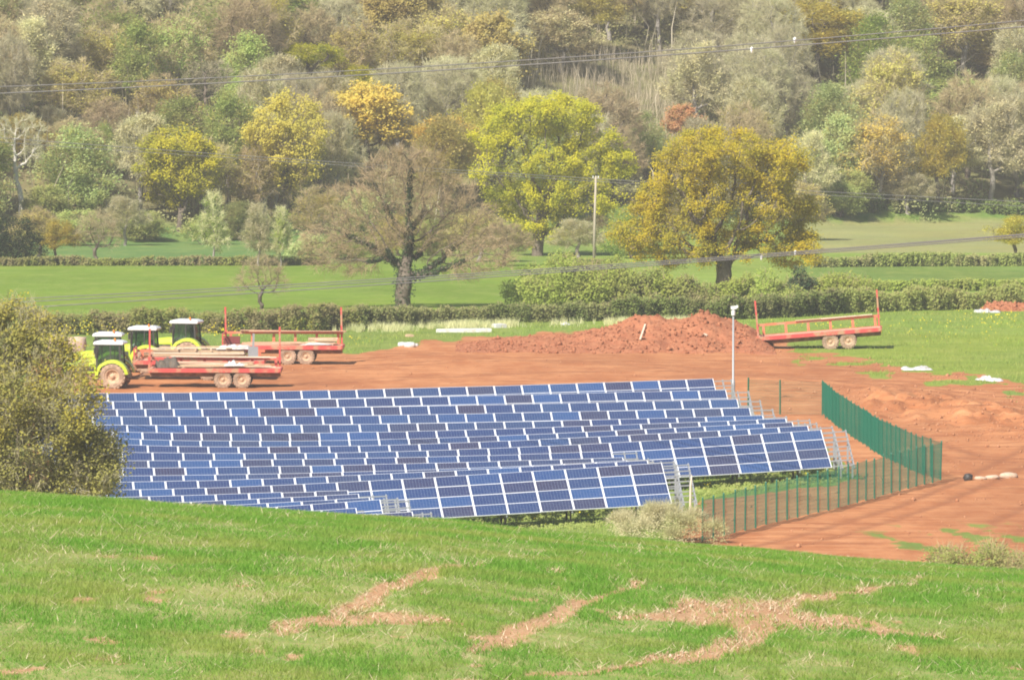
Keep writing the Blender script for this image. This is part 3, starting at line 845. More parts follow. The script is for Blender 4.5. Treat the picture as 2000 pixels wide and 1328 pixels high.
# ------------------------------------------------------------------ vehicles
def tyre_mesh(name, R, W, rim, mat, lugs=0, n=28):
    b = MB()
    h = W / 2
    prof = [(-h * 0.80, rim * 0.98), (-h, rim * 1.12), (-h * 1.02, R * 0.86), (-h * 0.86, R * 0.96), (-h * 0.5, R * 0.985), (0, R * 0.99),
            (h * 0.5, R * 0.985), (h * 0.86, R * 0.96), (h * 1.02, R * 0.86), (h, rim * 1.12), (h * 0.80, rim * 0.98)]
    b.lathe_y(prof, n)
    for k in range(lugs):
        for sgn in (-1, 1):
            a0 = 2 * math.pi * (k + (0.25 if sgn > 0 else -0.25)) / lugs; a1 = a0 + 0.16
            def pt(a, rr, y): return (rr * math.cos(a), y, rr * math.sin(a))
            d = 0.055 / R
            vs = []
            for rr in (R * 0.93, R * 1.03):
                vs += [pt(a0 - d, rr, sgn * h * 0.98), pt(a0 + d, rr, sgn * h * 0.98), pt(a1 + d, rr, sgn * h * 0.04), pt(a1 - d, rr, sgn * h * 0.04)]
            b.add(vs, [(0, 1, 2, 3), (7, 6, 5, 4), (0, 4, 5, 1), (1, 5, 6, 2), (2, 6, 7, 3), (3, 7, 4, 0)])
    return b.mesh(name, [mat])
def rim_mesh(name, rim, W, mat, dish=0.12, hub=0.28):
    b = MB()
    for s in (-1, 1):
        e = s * W / 2
        b.lathe_y([(e * 0.80, rim), (e * 0.86, rim * 0.90), (e * 0.80 - s * dish, rim * 0.80), (e * 0.80 - s * dish * 1.2, rim * hub * 1.4),
                   (e * 0.80 - s * dish * 0.4, rim * hub), (e * 0.80 - s * dish * 0.2, rim * hub * 0.8), (e * 0.80 - s * dish * 0.2, 0.001)], 20)
        for k in range(8):
            a = 2 * math.pi * k / 8
            c = Vector((rim * 0.5 * math.cos(a), e * 0.80 - s * dish * 1.05, rim * 0.5 * math.sin(a)))
            b.box(c.x - 0.02, c.x + 0.02, c.y - 0.03, c.y + 0.03, c.z - 0.02, c.z + 0.02)
    return b.mesh(name, [mat], True)
def wheel(parent, loc, ty, ri):
    w = add_obj('wheel', ty, parent, loc, (0, rnd.uniform(0, 1), 0)); add_obj('rim', ri, w); return w

T_RT = tyre_mesh('wheel', 0.83, 0.52, 0.48, M['tyre'], 20); T_RR = rim_mesh('rim', 0.48, 0.52, M['rim'], 0.16)
T_FT = tyre_mesh('wheel', 0.63, 0.42, 0.36, M['tyre'], 16); T_FR = rim_mesh('rim', 0.36, 0.42, M['rim'], 0.06)
def make_tractor():
    """nose towards -x, rear axle over the origin"""
    r = empty('tractor', (0, 0, 0))
    b = MB(); b.box(-2.9, 0.35, -0.26, 0.26, 0.62, 1.05); b.box(-0.5, 0.5, -0.36, 0.36, 0.6, 1.15); b.box(-0.13, 0.13, -1.0, 1.0, 0.72, 0.94)
    b.box(-2.72, -2.5, -0.85, 0.85, 0.52, 0.72); b.box(-3.55, -2.9, -0.3, 0.3, 0.55, 0.95); b.box(0.35, 0.95, -0.05, 0.05, 0.42, 0.52)
    b.bar((0.35, -0.4, 0.75), (0.95, -0.42, 0.6), 0.07, 0.09); b.bar((0.35, 0.4, 0.75), (0.95, 0.42, 0.6), 0.07, 0.09)
    b.build('chassis', M['chassis'], r)
    # bonnet: lofted sections
    secs = [(-0.95, 0.42, 1.02, 1.92), (-1.6, 0.43, 0.98, 1.90), (-2.5, 0.42, 0.95, 1.80), (-3.1, 0.39, 0.92, 1.66), (-3.42, 0.33, 0.95, 1.48)]
    b = MB(); k = 8
    for x, w, z0, z1 in secs:
        for yy, zz in ((-w, z0), (-w * 1.02, z0 + 0.6 * (z1 - z0)), (-w * 0.88, z1 - 0.08), (-w * 0.5, z1), (w * 0.5, z1), (w * 0.88, z1 - 0.08), (w * 1.02, z0 + 0.6 * (z1 - z0)), (w, z0)):
            b.v.append((x, yy, zz))
    for i in range(len(secs) - 1):
        for q in range(k):
            b.f.append((i * k + q, (i + 1) * k + q, (i + 1) * k + (q + 1) % k, i * k + (q + 1) % k)); b.m.append(0)
    b.f.append(tuple(range(k))[::-1]); b.m.append(0); b.f.append(tuple((len(secs) - 1) * k + q for q in range(k))); b.m.append(0)
    bon = b.build('bonnet', M['lime'], r)
    g = MB()
    for s in (-1, 1):
        g.box(-2.7, -1.35, s * 0.44 - 0.012, s * 0.44 + 0.012, 1.12, 1.42)
    g.box(-3.46, -3.40, -0.27, 0.27, 1.0, 1.30); g.build('grille', M['dark'], bon)
    # cab
    zb, zt = 1.02, 2.86
    P = {'f': (-1.12, -1.0), 'm': (-0.22, -0.2), 'b': (0.50, 0.38)}     # x at the bottom, x at the top
    b = MB()
    for s in (-1, 1):
        for key, w in (('f', 0.075), ('m', 0.06), ('b', 0.09)):
            x0, x1 = P[key]; b.bar((x0, s * 0.74, zb), (x1, s * 0.68, zt), w, w)
        b.bar((-1.0, s * 0.68, zt - 0.03), (0.38, s * 0.68, zt - 0.03), 0.07, 0.07)
        b.bar((-1.12, s * 0.74, zb), (0.5, s * 0.74, zb), 0.08, 0.12)
        b.bar((-1.12, s * 0.74, 1.02), (-0.6, s * 0.74, 0.62), 0.08, 0.08)
    for x, z, w in ((-1.12, zb, 0.74), (-1.0, zt - 0.03, 0.68), (0.5, zb + 0.35, 0.73), (0.38, zt - 0.03, 0.68)): b.bar((x, -w, z), (x, w, z), 0.07, 0.07)
    b.build('cab_frame', M['dark'], r)
    def pane(vs):
        q = MB(); q.add(vs, [(0, 1, 2, 3)]); q.build('window', M['glass'], r)
    for s in (-1, 1):
        pane([(-1.09, s * 0.725, 1.1), (-0.25, s * 0.725, 1.1), (-0.23, s * 0.675, 2.8), (-0.98, s * 0.675, 2.8)])
        pane([(-0.18, s * 0.725, 1.3), (0.46, s * 0.725, 1.3), (0.36, s * 0.675, 2.8), (-0.17, s * 0.675, 2.8)])
    pane([(-1.12, -0.70, 1.1), (-1.12, 0.70, 1.1), (-1.0, 0.64, 2.8), (-1.0, -0.64, 2.8)])
    pane([(0.49, -0.69, 1.42), (0.49, 0.69, 1.42), (0.38, 0.64, 2.8), (0.38, -0.64, 2.8)])
    b = MB(); b.box(-1.1, 0.48, -0.68, 0.68, 0.98, 1.06); b.box(-0.25, 0.25, -0.24, 0.24, 1.06, 1.55); b.box(0.08, 0.26, -0.24, 0.24, 1.55, 2.2, 0, 0.03, 0.03)
    b.build('seat', M['dark'], r)
    b = MB(); b.bar((-0.75, 0, 1.1), (-0.62, 0, 1.85), 0.08, 0.08); b.tube([(-0.62 + 0.06 * math.cos(a), 0.2 * math.sin(a), 1.85 + 0.1 * math.cos(a)) for a in np.linspace(0, 6.28, 13)], 0.02, 5)
    b.build('steering_wheel', M['dark'], r)
    b = MB(); b.box(-1.30, 0.62, -0.80, 0.80, 2.86, 2.96, 0, -0.03, -0.02); b.box(-1.33, 0.65, -0.82, 0.82, 2.96, 3.06, 0, 0.10, 0.08); b.box(-1.18, 0.48, -0.72, 0.72, 3.06, 3.12, 0, 0.18, 0.14)
    roof = b.build('roof', M['cab_white'], r)
    b = MB(); b.tube([(0.1, -0.70, 3.05), (0.1, -0.70, 3.13), (0.1, -0.70, 3.25), (0.1, -0.70, 3.29)], [0.03, 0.07, 0.065, 0.03], 10); b.build('beacon', M['orange'], roof)
    # rear fenders: an arched band with a side lip
    for s in (-1, 1):
        b = MB(); n = 14
        for i in range(n + 1):
            a = math.radians(8 + (188 - 8) * i / n); rr = 1.08 + (0.05 if i > n * 0.7 else 0)
            for rad, y in ((rr, s * 0.72), (rr, s * 1.22), (rr - 0.21, s * 1.26), (rr - 0.05, s * 0.72)):
                b.v.append((rad * math.cos(a), y, 0.83 + rad * math.sin(a)))
        for i in range(n):
            for q in range(4):
                b.f.append((i * 4 + q, i * 4 + (q + 1) % 4, (i + 1) * 4 + (q + 1) % 4, (i + 1) * 4 + q)); b.m.append(0)
        b.f.append((0, 1, 2, 3)); b.m.append(0); b.f.append(tuple(n * 4 + q for q in (3, 2, 1, 0))); b.m.append(0)
        b.build('fender', M['lime'], r)
        b = MB(); b.box(0.86, 0.92, s * 1.02 - 0.1, s * 1.02 + 0.1, 1.22, 1.34); b.build('tail_light', M['orange'], r)
    for s in (-1, 1):
        b = MB(); n = 8
        for i in range(n + 1):
            a = math.radians(35 + 120 * i / n)
            for rad, y in ((0.70, s * 0.62), (0.70, s * 1.02), (0.66, s * 1.02), (0.66, s * 0.62)): b.v.append((-2.6 + rad * math.cos(a), y, 0.63 + rad * math.sin(a)))
        for i in range(n):
            for q in range(4): b.f.append((i * 4 + q, i * 4 + (q + 1) % 4, (i + 1) * 4 + (q + 1) % 4, (i + 1) * 4 + q)); b.m.append(0)
        b.build('mudguard', M['dark'], r)
    b = MB(); b.tube([(-1.12, -0.62, 1.2), (-1.12, -0.66, 2.75), (-1.16, -0.66, 2.95)], [0.06, 0.06, 0.045], 8); b.build('exhaust', M['dark'], r)
    for s in (-1, 1):
        b = MB(); b.bar((-1.02, s * 0.7, 2.55), (-1.12, s * 1.12, 2.6), 0.03, 0.03); b.box(-1.2, -1.12, s * 1.12 - 0.12, s * 1.12 + 0.12, 2.25, 2.66); b.build('mirror', M['dark'], r)
        b = MB()
        for z in (0.35, 0.6, 0.85): b.box(-1.1, -0.72, s * 0.78 - 0.12, s * 0.78 + 0.12, z, z + 0.04)
        b.box(-1.12, -1.08, s * 0.78 - 0.03, s * 0.78 + 0.03, 0.35, 1.0); b.build('step', M['chassis'], r)
        b = MB(); b.box(-1.9, -0.75 if s > 0 else -1.15, s * 0.52 - 0.16, s * 0.52 + 0.16, 0.5, 0.92, 0, 0.04, 0.02); b.build('fuel_tank', M['chassis'], r)
        wheel(r, (0, s * 0.97, 0.83), T_RT, T_RR); wheel(r, (-2.6, s * 0.90, 0.63), T_FT, T_FR)
    return r
def set_on(o, u, v, rz, label, cat, group, tilt=0.0, lift=0.0):
    g = ground_at(u, v); z = float(surf(g.x, g.y)[0])
    o.location = (g.x, g.y, z - 0.02 + lift); o.rotation_euler = (0, tilt, rz); tag(o, label, cat, group)
    return o
tr0 = make_tractor()
YAW = math.radians(-9)
TG = 'lime tractors with white cab roofs'
set_on(tr0, 226, 757, YAW, 'lime tractor with white roof nearest the panels, its muddy rear wheel in full view', 'tractor', TG)
set_on(copy_tree(tr0), 222, 740, math.radians(-4), 'lime tractor half hidden, only its white roof and windows showing above another tractor', 'tractor', TG)
set_on(copy_tree(tr0), 292, 727, YAW, 'lime tractor with a red trailer post crossing its cab', 'tractor', TG)
set_on(copy_tree(tr0), 374, 713, math.radians(-13), 'lime tractor with white roof, the farthest one, before the hedge', 'tractor', TG)

W_T = tyre_mesh('wheel', 0.57, 0.42, 0.30, M['tyre'], 18); W_R = rim_mesh('rim', 0.30, 0.42, M['rim'], 0.07)
W_D = tyre_mesh('wheel', 0.57, 0.42, 0.30, M['tyre_dark'], 18)
def make_trailer(paint, rail_mat, front=5.4, back=3.05, posts=(('f', -1), ('b', 1)), rail_h=0.62, post_h=2.6):
    """drawbar towards -x, axles about the origin, deck top at 1.28 m"""
    r = empty('flatbed_trailer', (0, 0, 0))
    zt = 1.28
    b = MB(); b.box(-front, back, -1.2, 1.2, zt - 0.06, zt); b.build('deck', M['deck'], r)
    for s in (-1, 1):
        b = MB(); b.box(-front - 0.02, back + 0.02, s * 1.235 - 0.035, s * 1.235 + 0.035, zt - 0.24, zt + 0.03); b.build('side_rave', paint, r)
    for x in (-front - 0.06, back + 0.06):
        b = MB(); b.box(x - 0.04, x + 0.04, -1.27, 1.27, zt - 0.18, zt + 0.02); b.build('end_rave', paint, r)
    for s in (-1, 1):
        b = MB(); b.box(-front, back, s * 0.5 - 0.06, s * 0.5 + 0.06, zt - 0.55, zt - 0.06); b.build('chassis_beam', M['chassis'], r)
    b = MB()
    for k in range(10):
        x = -front + 0.4 + k * (front + back - 0.8) / 9; b.box(x - 0.04, x + 0.04, -1.18, 1.18, zt - 0.16, zt - 0.062)
    b.build('crossmember', M['chassis'], r)
    b = MB()
    for x in (-0.62, 0.62): b.box(x - 0.06, x + 0.06, -1.0, 1.0, 0.50, 0.64)
    for s in (-1, 1): b.bar((-1.1, s * 0.55, 0.78), (1.1, s * 0.55, 0.78), 0.1, 0.14); b.bar((0, s * 0.55, 0.78), (0, s * 0.55, 0.95), 0.2, 0.2, 0, (1, 0, 0))
    b.build('axle', M['chassis'], r)
    for x in (-0.62, 0.62):
        for s in (-1, 1): wheel(r, (x, s * 1.0, 0.57), W_T if s < 0 else W_D, W_R)
    b = MB()
    for s in (-1, 1): b.bar((-front, s * 0.5, zt - 0.25), (-front - 1.15, s * 0.06, 0.62), 0.09, 0.12)
    b.bar((-front - 1.05, 0, 0.62), (-front - 1.6, 0, 0.58), 0.1, 0.1); b.build('drawbar', M['chassis'], r)
    # rail along the far side and stanchions
    b = MB(); b.box(-front, back, 1.14, 1.22, zt + rail_h - 0.17, zt + rail_h); b.build('side_rail', rail_mat, r)
    for k in range(6):
        x = -front + 0.35 + k * (front + back - 0.7) / 5
        b = MB(); b.box(x - 0.09, x + 0.09, 1.15, 1.21, zt + 0.002, zt + rail_h - 0.17); b.build('stanchion', rail_mat, r)
    for where, side in posts:
        x = -front + 0.02 if where == 'f' else back - 0.1
        b = MB(); b.bar((x, side * 1.19, zt - 0.1), (x + rnd.uniform(-0.06, 0.06), side * 1.19, zt + post_h), 0.11, 0.12, 0, (1, 0, 0)); b.build('corner_post', paint, r)
    b = MB(); b.bar((-front - 0.02, -1.1, zt + 0.03), (-front - 0.02, -1.1, zt + 0.75), 0.1, 0.1, 0, (1, 0, 0)); b.bar((-front - 0.02, 1.1, zt + 0.03), (-front - 0.02, 1.1, zt + 0.75), 0.1, 0.1, 0, (1, 0, 0))
    b.bar((-front - 0.02, -1.14, zt + 0.78), (-front - 0.02, 1.14, zt + 0.78), 0.09, 0.09); b.bar((-front - 0.02, -1.1, zt + 0.42), (-front - 0.02, 1.1, zt + 0.42), 0.07, 0.07)
    b.build('headboard', paint, r)
    b = MB()
    for s in (-1, 1): b.box(back + 0.02, back + 0.06, s * 0.9 - 0.14, s * 0.9 + 0.14, zt - 0.36, zt - 0.2)
    b.build('tail_light', M['orange'], r)
    return r
TL = 'red flatbed trailers'
t1 = make_trailer(M['red'], M['red'])
set_on(t1, 456, 755, math.radians(-2), 'red flatbed trailer nearest the panels, loaded with muddy boards and white sheeting', 'trailer', TL)
t2 = make_trailer(M['red'], M['red_orange'], posts=())
set_on(t2, 425, 741, math.radians(-2), 'flatbed trailer stacked with sheet timber, half hidden behind the nearest trailer', 'trailer', TL)
t3 = make_trailer(M['red'], M['red_orange'], 5.0, 3.0, (('f', 1), ('b', 1)), 0.85, 2.5)
set_on(t3, 582, 710, math.radians(-3), 'red trailer between two tall red posts, with two clay-caked wheels and a plank pile', 'trailer', TL)
t4 = make_trailer(M['red'], M['red_orange'], 5.6, 2.9, (('f', -1), ('b', 1)), 0.80, 2.55)
set_on(t4, 1641, 680, math.radians(-3), 'empty red flatbed trailer tipped down towards the red spoil heap', 'trailer', TL, tilt=math.radians(-4.6))

# ------------------------------------------------------------------ loads and small things
def on_trailer(tr, x, y, z):
    return tr.matrix_basis @ Vector((x, y, z))
def planks(tr, spec, label, cat='timber', mats=('wood',), name='plank_pile'):
    """a pile of boards lying on a trailer deck: each board a part"""
    b0 = on_trailer(tr, 0, 0, 0)
    xs_ = [s[0] for s in spec]
    root = empty(name, (0, 0, 0), 0, label, cat)
    root.matrix_world = tr.matrix_basis @ Matrix.Translation((sum(xs_) / len(xs_), 0, 1.28))
    ox = sum(xs_) / len(xs_)
    for i, (x, y, z, ln, w, h, a) in enumerate(spec):
        b = MB(); b.box(-ln / 2, ln / 2, -w / 2, w / 2, 0, h)
        o = b.build('board', M[mats[i % len(mats)]], root)
        o.location = (x - ox, y, z); o.rotation_euler = (rnd.gauss(0, 0.02), rnd.gauss(0, 0.008), a)
    return root
def sheet(name, loc, sx, sy, hgt, mat, seed, rz=0.0, label=None, cat=None, group=None, n=12):
    """crumpled sheet lying on something; closed underneath so that it has thickness"""
    xs_ = np.linspace(-0.5, 0.5, n + 1); Xg, Yg = np.meshgrid(xs_, xs_)
    edge = 1 + 0.35 * (vnoise(np.arctan2(Yg, Xg) * 2.2 + 9, Xg * 0 + seed, seed) - 0.5)
    hz_ = hgt * np.abs(fbm(Xg * 5 + seed, Yg * 5, seed) - 0.35) * 2.2 * (1 - np.clip(np.maximum(abs(Xg), abs(Yg)) * 2, 0, 1) ** 4) + 0.012
    Vt = np.stack([Xg * sx * edge, Yg * sy * edge, hz_], -1).reshape(-1, 3); Vb = Vt.copy(); Vb[:, 2] -= 0.012 + 0.5 * hz_.ravel() * 0
    m = n + 1; i = np.arange(m * m).reshape(m, m)
    F = np.stack([i[:-1, :-1], i[:-1, 1:], i[1:, 1:], i[1:, :-1]], -1).reshape(-1, 4)
    ring = np.concatenate([i[0, :-1], i[:-1, -1], i[-1, :0:-1], i[:0:-1, 0]])
    S = np.stack([ring, np.roll(ring, -1), np.roll(ring, -1) + m * m, ring + m * m], -1)[:, ::-1]
    me = np_mesh(name, np.concatenate([Vt, Vb]), np.concatenate([F, F[:, ::-1] + m * m, S]), [M[mat]])
    o = add_obj(name, me, None, loc, (0, 0, rz)); tag(o, label, cat, group)
    return o
def lump(name, loc, sx, sy, sz, mat, seed, label, cat, group=None, square=0.0, rz=0.0):
    """a sack or heap: noisy half-buried ellipsoid"""
    n, m = 18, 12; V = []; 
    for j in range(m + 1):
        ph = math.pi * j / m - math.pi / 2
        for i in range(n):
            a = 2 * math.pi * i / n
            d = Vector((math.cos(a) * math.cos(ph), math.sin(a) * math.cos(ph), math.sin(ph)))
            if square:
                k = 1 / max(abs(d.x), abs(d.y), abs(d.z)); d = d * (1 + (k - 1) * square)
            V.append(d)
    V = np.array([tuple(v) for v in V])
    q = 0.8 + 0.4 * fbm(V[:, 0] * 1.7 + seed * 3.1 + 50, V[:, 1] * 1.7 + V[:, 2] * 2.1 + 50, seed)
    V = V * q[:, None] * (sx, sy, sz)
    V[:, 2] += sz * 0.75
    i = np.arange(n * (m + 1)).reshape(m + 1, n)
    F = np.stack([i[:-1], np.roll(i[:-1], -1, 1), np.roll(i[1:], -1, 1), i[1:]], -1).reshape(-1, 4)
    o = add_obj(name, np_mesh(name, V, F, [M[mat]], smooth=True), None, loc, (0, 0, rz)); tag(o, label, cat, group)
    return o
rb = random.Random(3)
planks(t1, [(-0.6 + rb.uniform(-0.5, 0.5), -0.85 + 0.23 * k, 0.03 + 0.05 * rb.randint(0, 2), rb.uniform(5.2, 6.8), 0.16, 0.045, rb.gauss(0, 0.015)) for k in range(8)],
       'muddy boards lying along the deck of the nearest red trailer', mats=('wood', 'deck', 'wood_pale'))
planks(t1, [(-1.6 + rb.uniform(-0.3, 0.3), 0.35 + 0.13 * (k % 3), 0.06 + 0.075 * (k // 3), rb.uniform(4.2, 5.4), 0.12, 0.07, rb.gauss(0, 0.02)) for k in range(12)],
       'stack of muddy battens piled along the middle of the nearest red trailer', mats=('wood', 'deck', 'wood_pale', 'wood'), name='batten_stack')
planks(t3, [(-1.4 + rb.uniform(-0.3, 0.3), 0.1 + 0.16 * (k % 4), 0.02 + 0.08 * (k // 4), rb.uniform(3.4, 4.6), 0.14, 0.075, rb.gauss(0, 0.02)) for k in range(8)],
       'low stack of muddy battens along the deck of the trailer with two red posts', mats=('deck', 'wood'), name='batten_stack')
planks(t1, [(-0.9 + rb.uniform(-0.3, 0.3), 1.0 - 0.12 * k, 0.63 + 0.0 * k, rb.uniform(5.6, 6.9), 0.10, 0.06, rb.gauss(0, 0.008)) for k in range(3)],
       'pale boards resting on the side rail of the nearest red trailer', mats=('wood_pale',))
planks(t2, [(-1.2 + rb.uniform(-0.15, 0.15), 0.1 + rb.uniform(-0.05, 0.05), 0.0 + 0.09 * k, rb.uniform(5.6, 6.2), 1.9, 0.075, rb.gauss(0, 0.01)) for k in range(7)],
       'stack of sheet timber on the trailer behind the nearest red one', mats=('wood', 'wood', 'wood_pale'), name='timber_stack')
planks(t2, [(-2.6 + 1.2 * k, 0.0, 0.70, 0.09, 2.0, 0.09, rb.gauss(0, 0.15)) for k in range(4)] + [(-1.4, -0.95, 0.80, 6.3, 0.09, 0.07, 0.0), (-0.9, 0.9, 0.80, 6.0, 0.1, 0.06, 0.01)],
       'loose battens laid across the stack of sheet timber', mats=('wood_pale', 'wood'), name='battens')
planks(t3, [(1.6 + rb.uniform(-0.25, 0.25), -0.7 + 0.2 * k, 0.02 + 0.06 * (k % 4) , rb.uniform(1.6, 2.4), 0.15, 0.055, rb.gauss(0, 0.16)) for k in range(7)]
       + [(1.7, -0.3 + 0.15 * k, 0.3 + 0.05 * k, 2.0, 0.14, 0.05, rb.gauss(0, 0.25)) for k in range(4)],
       'untidy pile of short planks at the end of the trailer with two red posts', mats=('wood_pale', 'deck', 'wood'))
planks(t3, [(-0.4, 1.05, 0.87, 7.2, 0.2, 0.05, 0.004), (-0.1, 0.85, 0.87, 6.6, 0.18, 0.04, -0.01)], 'long boards laid on the rail of the trailer with two red posts', mats=('deck',))
planks(t4, [(-0.9, 1.1, 0.82, 4.2, 0.2, 0.05, 0.003), (0.6, 1.02, 0.82, 3.6, 0.16, 0.05, -0.005)], 'boards lying on the rail of the tipped red trailer', mats=('wood', 'wood_pale'))
sheet('plastic_sheet', on_trailer(t1, 0.05, -0.55, 1.45), 1.3, 1.0, 0.45, 'white_plastic', 3, 0.1, 'white plastic sheet crumpled on the nearest trailer above its wheels', 'plastic sheet')
sheet('plastic_sheet', on_trailer(t2, 1.1, 0.3, 2.0), 2.4, 1.3, 0.35, 'white_plastic', 5, 0.05, 'white plastic sheet draped over the sheet timber stack', 'plastic sheet')
sheet('plastic_sheet', on_trailer(t3, 1.3, -0.95, 1.36), 2.0, 0.5, 0.12, 'white_plastic', 7, 0.0, 'white sheet along the deck edge of the trailer with two red posts', 'plastic sheet')
sheet('netting', on_trailer(t1, -4.3, -0.2, 1.31), 1.4, 1.3, 0.9, 'steel_dark', 11, 0.3, 'dark bundle of netting behind the front post of the nearest trailer', 'netting')
# headboard plate in front of the far trailer
b = MB(); b.box(-0.55, 0.55, -0.06, 0.06, 0, 0.5); b.box(-0.5, 0.5, -0.075, -0.062, 0.05, 0.45)
o = b.build('steel_plate', dirty('maroon_paint', (0.16, 0.02, 0.03), MUD, 0.1, 2.0, 0.5)); o.location = on_trailer(t3, -4.55, 0.9, 1.31); tag(o, 'dark maroon steel plate standing at the front of the trailer with two red posts', 'steel plate')
b = MB(); b.box(-0.07, 0.07, -0.05, 0.05, 0, 1.75, 0); b.box(-0.34, 0.34, -0.06, 0.06, 0.25, 0.9, 0, 0.02, 0); b.box(-0.12, 0.12, -0.09, 0.09, 0, 0.04)
o = b.build('steel_upright', M['galv']); o.location = on_trailer(t2, 2.35, -0.4, 1.9 - 0.6); o.rotation_euler = (0, 0.03, 0.1); tag(o, 'pale galvanised upright with a plate standing on the loaded trailers', 'steel post')
g = ground_at(113, 706); lump('bulk_bag', (g.x, g.y, g.z), 0.72, 0.6, 1.05, 'bag', 2, 'slumped cream bulk bag beside the olive tree', 'bulk bag', None, 0.45)
g = ground_at(150, 700); lump('bulk_bag', (g.x, g.y, g.z), 0.62, 0.6, 0.82, 'bag', 4, 'square cream bulk bag with a lid fold, behind the lime bonnets', 'bulk bag', None, 0.85)
def flat_at(u, v, *a, **k):
    g = ground_at(u, v); return sheet('plastic_sheet', (g.x, g.y, float(surf(g.x, g.y)[0]) + 0.02), *a, **k)
flat_at(1790, 722, 1.9, 2.4, 0.30, 'white_plastic', 21, 0.1, 'long white plastic sheet on the edge of the grass field', 'plastic sheet')
flat_at(1930, 744, 0.9, 2.6, 0.35, 'white_plastic', 23, 0.5, 'small torn white sheet on the turf edge', 'plastic sheet')
flat_at(1102, 634, 0.6, 1.2, 0.2, 'white_plastic', 27, 0.2, 'tiny white scrap in the grass behind the spoil heap', 'plastic scrap')
def timber_at(u, v, ln, w, h, rz, mat, label, name='timber_beam', cat='timber'):
    g = ground_at(u, v); b = MB()
    b.box(-ln / 2, ln / 2, -w / 2, w / 2, 0, h, 0, 0.01, 0.01); b.box(-ln / 2 + 0.05, ln / 2 - 0.12, -w / 2 + 0.03, w / 2 - 0.06, h + 0.003, h + 0.035, 0, 0.02, 0.02)
    o = b.build(name, M[mat]); o.location = (g.x, g.y, float(surf(g.x, g.y)[0])); o.rotation_euler = (0, rnd.gauss(0, 0.01), rz); tag(o, label, cat)
timber_at(906, 649, 4.0, 0.45, 0.24, 0.03, 'white_plastic', 'long white beam lying in the grass below the hedge')
timber_at(975, 640, 0.9, 0.7, 0.26, 0.5, 'white_plastic', 'short white block beside the long white beam')
timber_at(800, 658, 0.55, 0.5, 0.14, 0.3, 'wood', 'small tan board on the turf left of the white beam', 'timber_board')
for i, (u, v, s) in enumerate(((786, 676, 0.34), (800, 678, 0.42), (810, 676, 0.26))):
    g = ground_at(u, v); lump('rubble_sack', (g.x, g.y, g.z - 0.05), s, s * 0.8, s * 0.55, 'white_plastic', 30 + i, ('left', 'largest middle', 'right')[i] + ' one of the pale sacks at the soil edge by the trailers', 'sack', 'pale sacks at the soil edge', 0.3)
g = ground_at(1891, 938); lump('rubbish_bag', (g.x, g.y, g.z - 0.03), 0.26, 0.26, 0.24, 'dark', 40, 'dark rubbish bag on the red earth beyond the fence corner', 'bag', None, 0.2)
for i, (u, v, s) in enumerate(((1915, 936, 0.26), (1938, 935, 0.30), (1970, 933, 0.40))):
    g = ground_at(u, v); lump('sack', (g.x, g.y, g.z - 0.05), s * 1.3, s, s * 0.5, 'bag', 50 + i, ('flattest cream sack next to the dark rubbish bag', 'middle cream sack of the three on the red earth', 'largest cream sack of the three on the red earth')[i], 'sack', 'cream sacks on the red earth', 0.3)
g = ground_at(1905, 608); flat_at(1928, 610, 1.9, 2.0, 0.3, 'white_plastic', 61, 0.0, 'white sheet at the foot of the small red heap by the hedge', 'plastic sheet')

# ------------------------------------------------------------------ spoil heaps
def heap(name, ridge, base_v, front, back, label, seed, nl):
    us = np.array([p[0] for p in ridge], float); tv = np.array([p[1] for p in ridge], float)
    G0 = ground_at(us[0], base_v); G1 = ground_at(us[-1], base_v)
    D = (G0.y + G1.y) / 2; k = pxm(D)
    xr = (us - 1000) / k; hr = (base_v - tv) / k
    xs_ = np.linspace(xr[0], xr[-1], 110); ys_ = np.linspace(-front * 1.15, back * 1.15, 60)
    X, Y, F = grid(xs_, ys_)
    H = np.interp(X, xr, hr)
    fr = front * (0.75 + 0.5 * fbm(X / 3, X * 0, seed)); bk = back
    q = np.where(Y < 0, -Y / fr, Y / bk)
    prof = np.clip(1 - q, 0, 1)
    prof = prof * prof * (3 - 2 * prof) * 0.5 + prof * 0.5
    n1 = fbm(X / 1.1, (Y + 50) / 1.1, seed + 1); n2 = fbm(X / 0.35, (Y + 50) / 0.35, seed + 2)
    Hh = H * np.clip(prof, 0, 1.02) * (0.72 + 0.5 * n1) + (prof > 0.02) * (0.55 * (n2 - 0.5) * np.clip(H, 0.3, 1.0))
    Zg = surf((X).ravel(), (Y + D).ravel()).reshape(X.shape)
    Z = Zg + np.where(prof > 0, np.maximum(Hh, 0), 0) - 0.10 * (prof <= 0.03)
    base = Vector((float(xr.mean()), D, 0))
    V = np.stack([X - base.x, Y, Z], -1).reshape(-1, 3)
    o = add_obj(name, np_mesh(name, V, F, [M['heap']], smooth=False), None, base)
    tag(o, label, 'soil heap')
    g = rng(seed); x = g.uniform(xr[0], xr[-1], nl); y = g.uniform(-front, back * 0.3, nl)
    i = np.clip(np.searchsorted(xs_, x), 0, len(xs_) - 1); j = np.clip(np.searchsorted(ys_, y), 0, len(ys_) - 1)
    z = Z[j, i]
    s = np.minimum(0.24, g.gamma(1.6, 0.034, nl) + 0.02)
    kk = prof[j, i] > 0.01
    Vv, Ff = lumps(np.stack([x - base.x, y, z], 1)[kk], s[kk], seed + 5)
    c = add_obj('clods', np_mesh('clods', Vv, Ff, [M['heap']]), o); c['kind'] = 'stuff'
    return o, V + np.array(base)
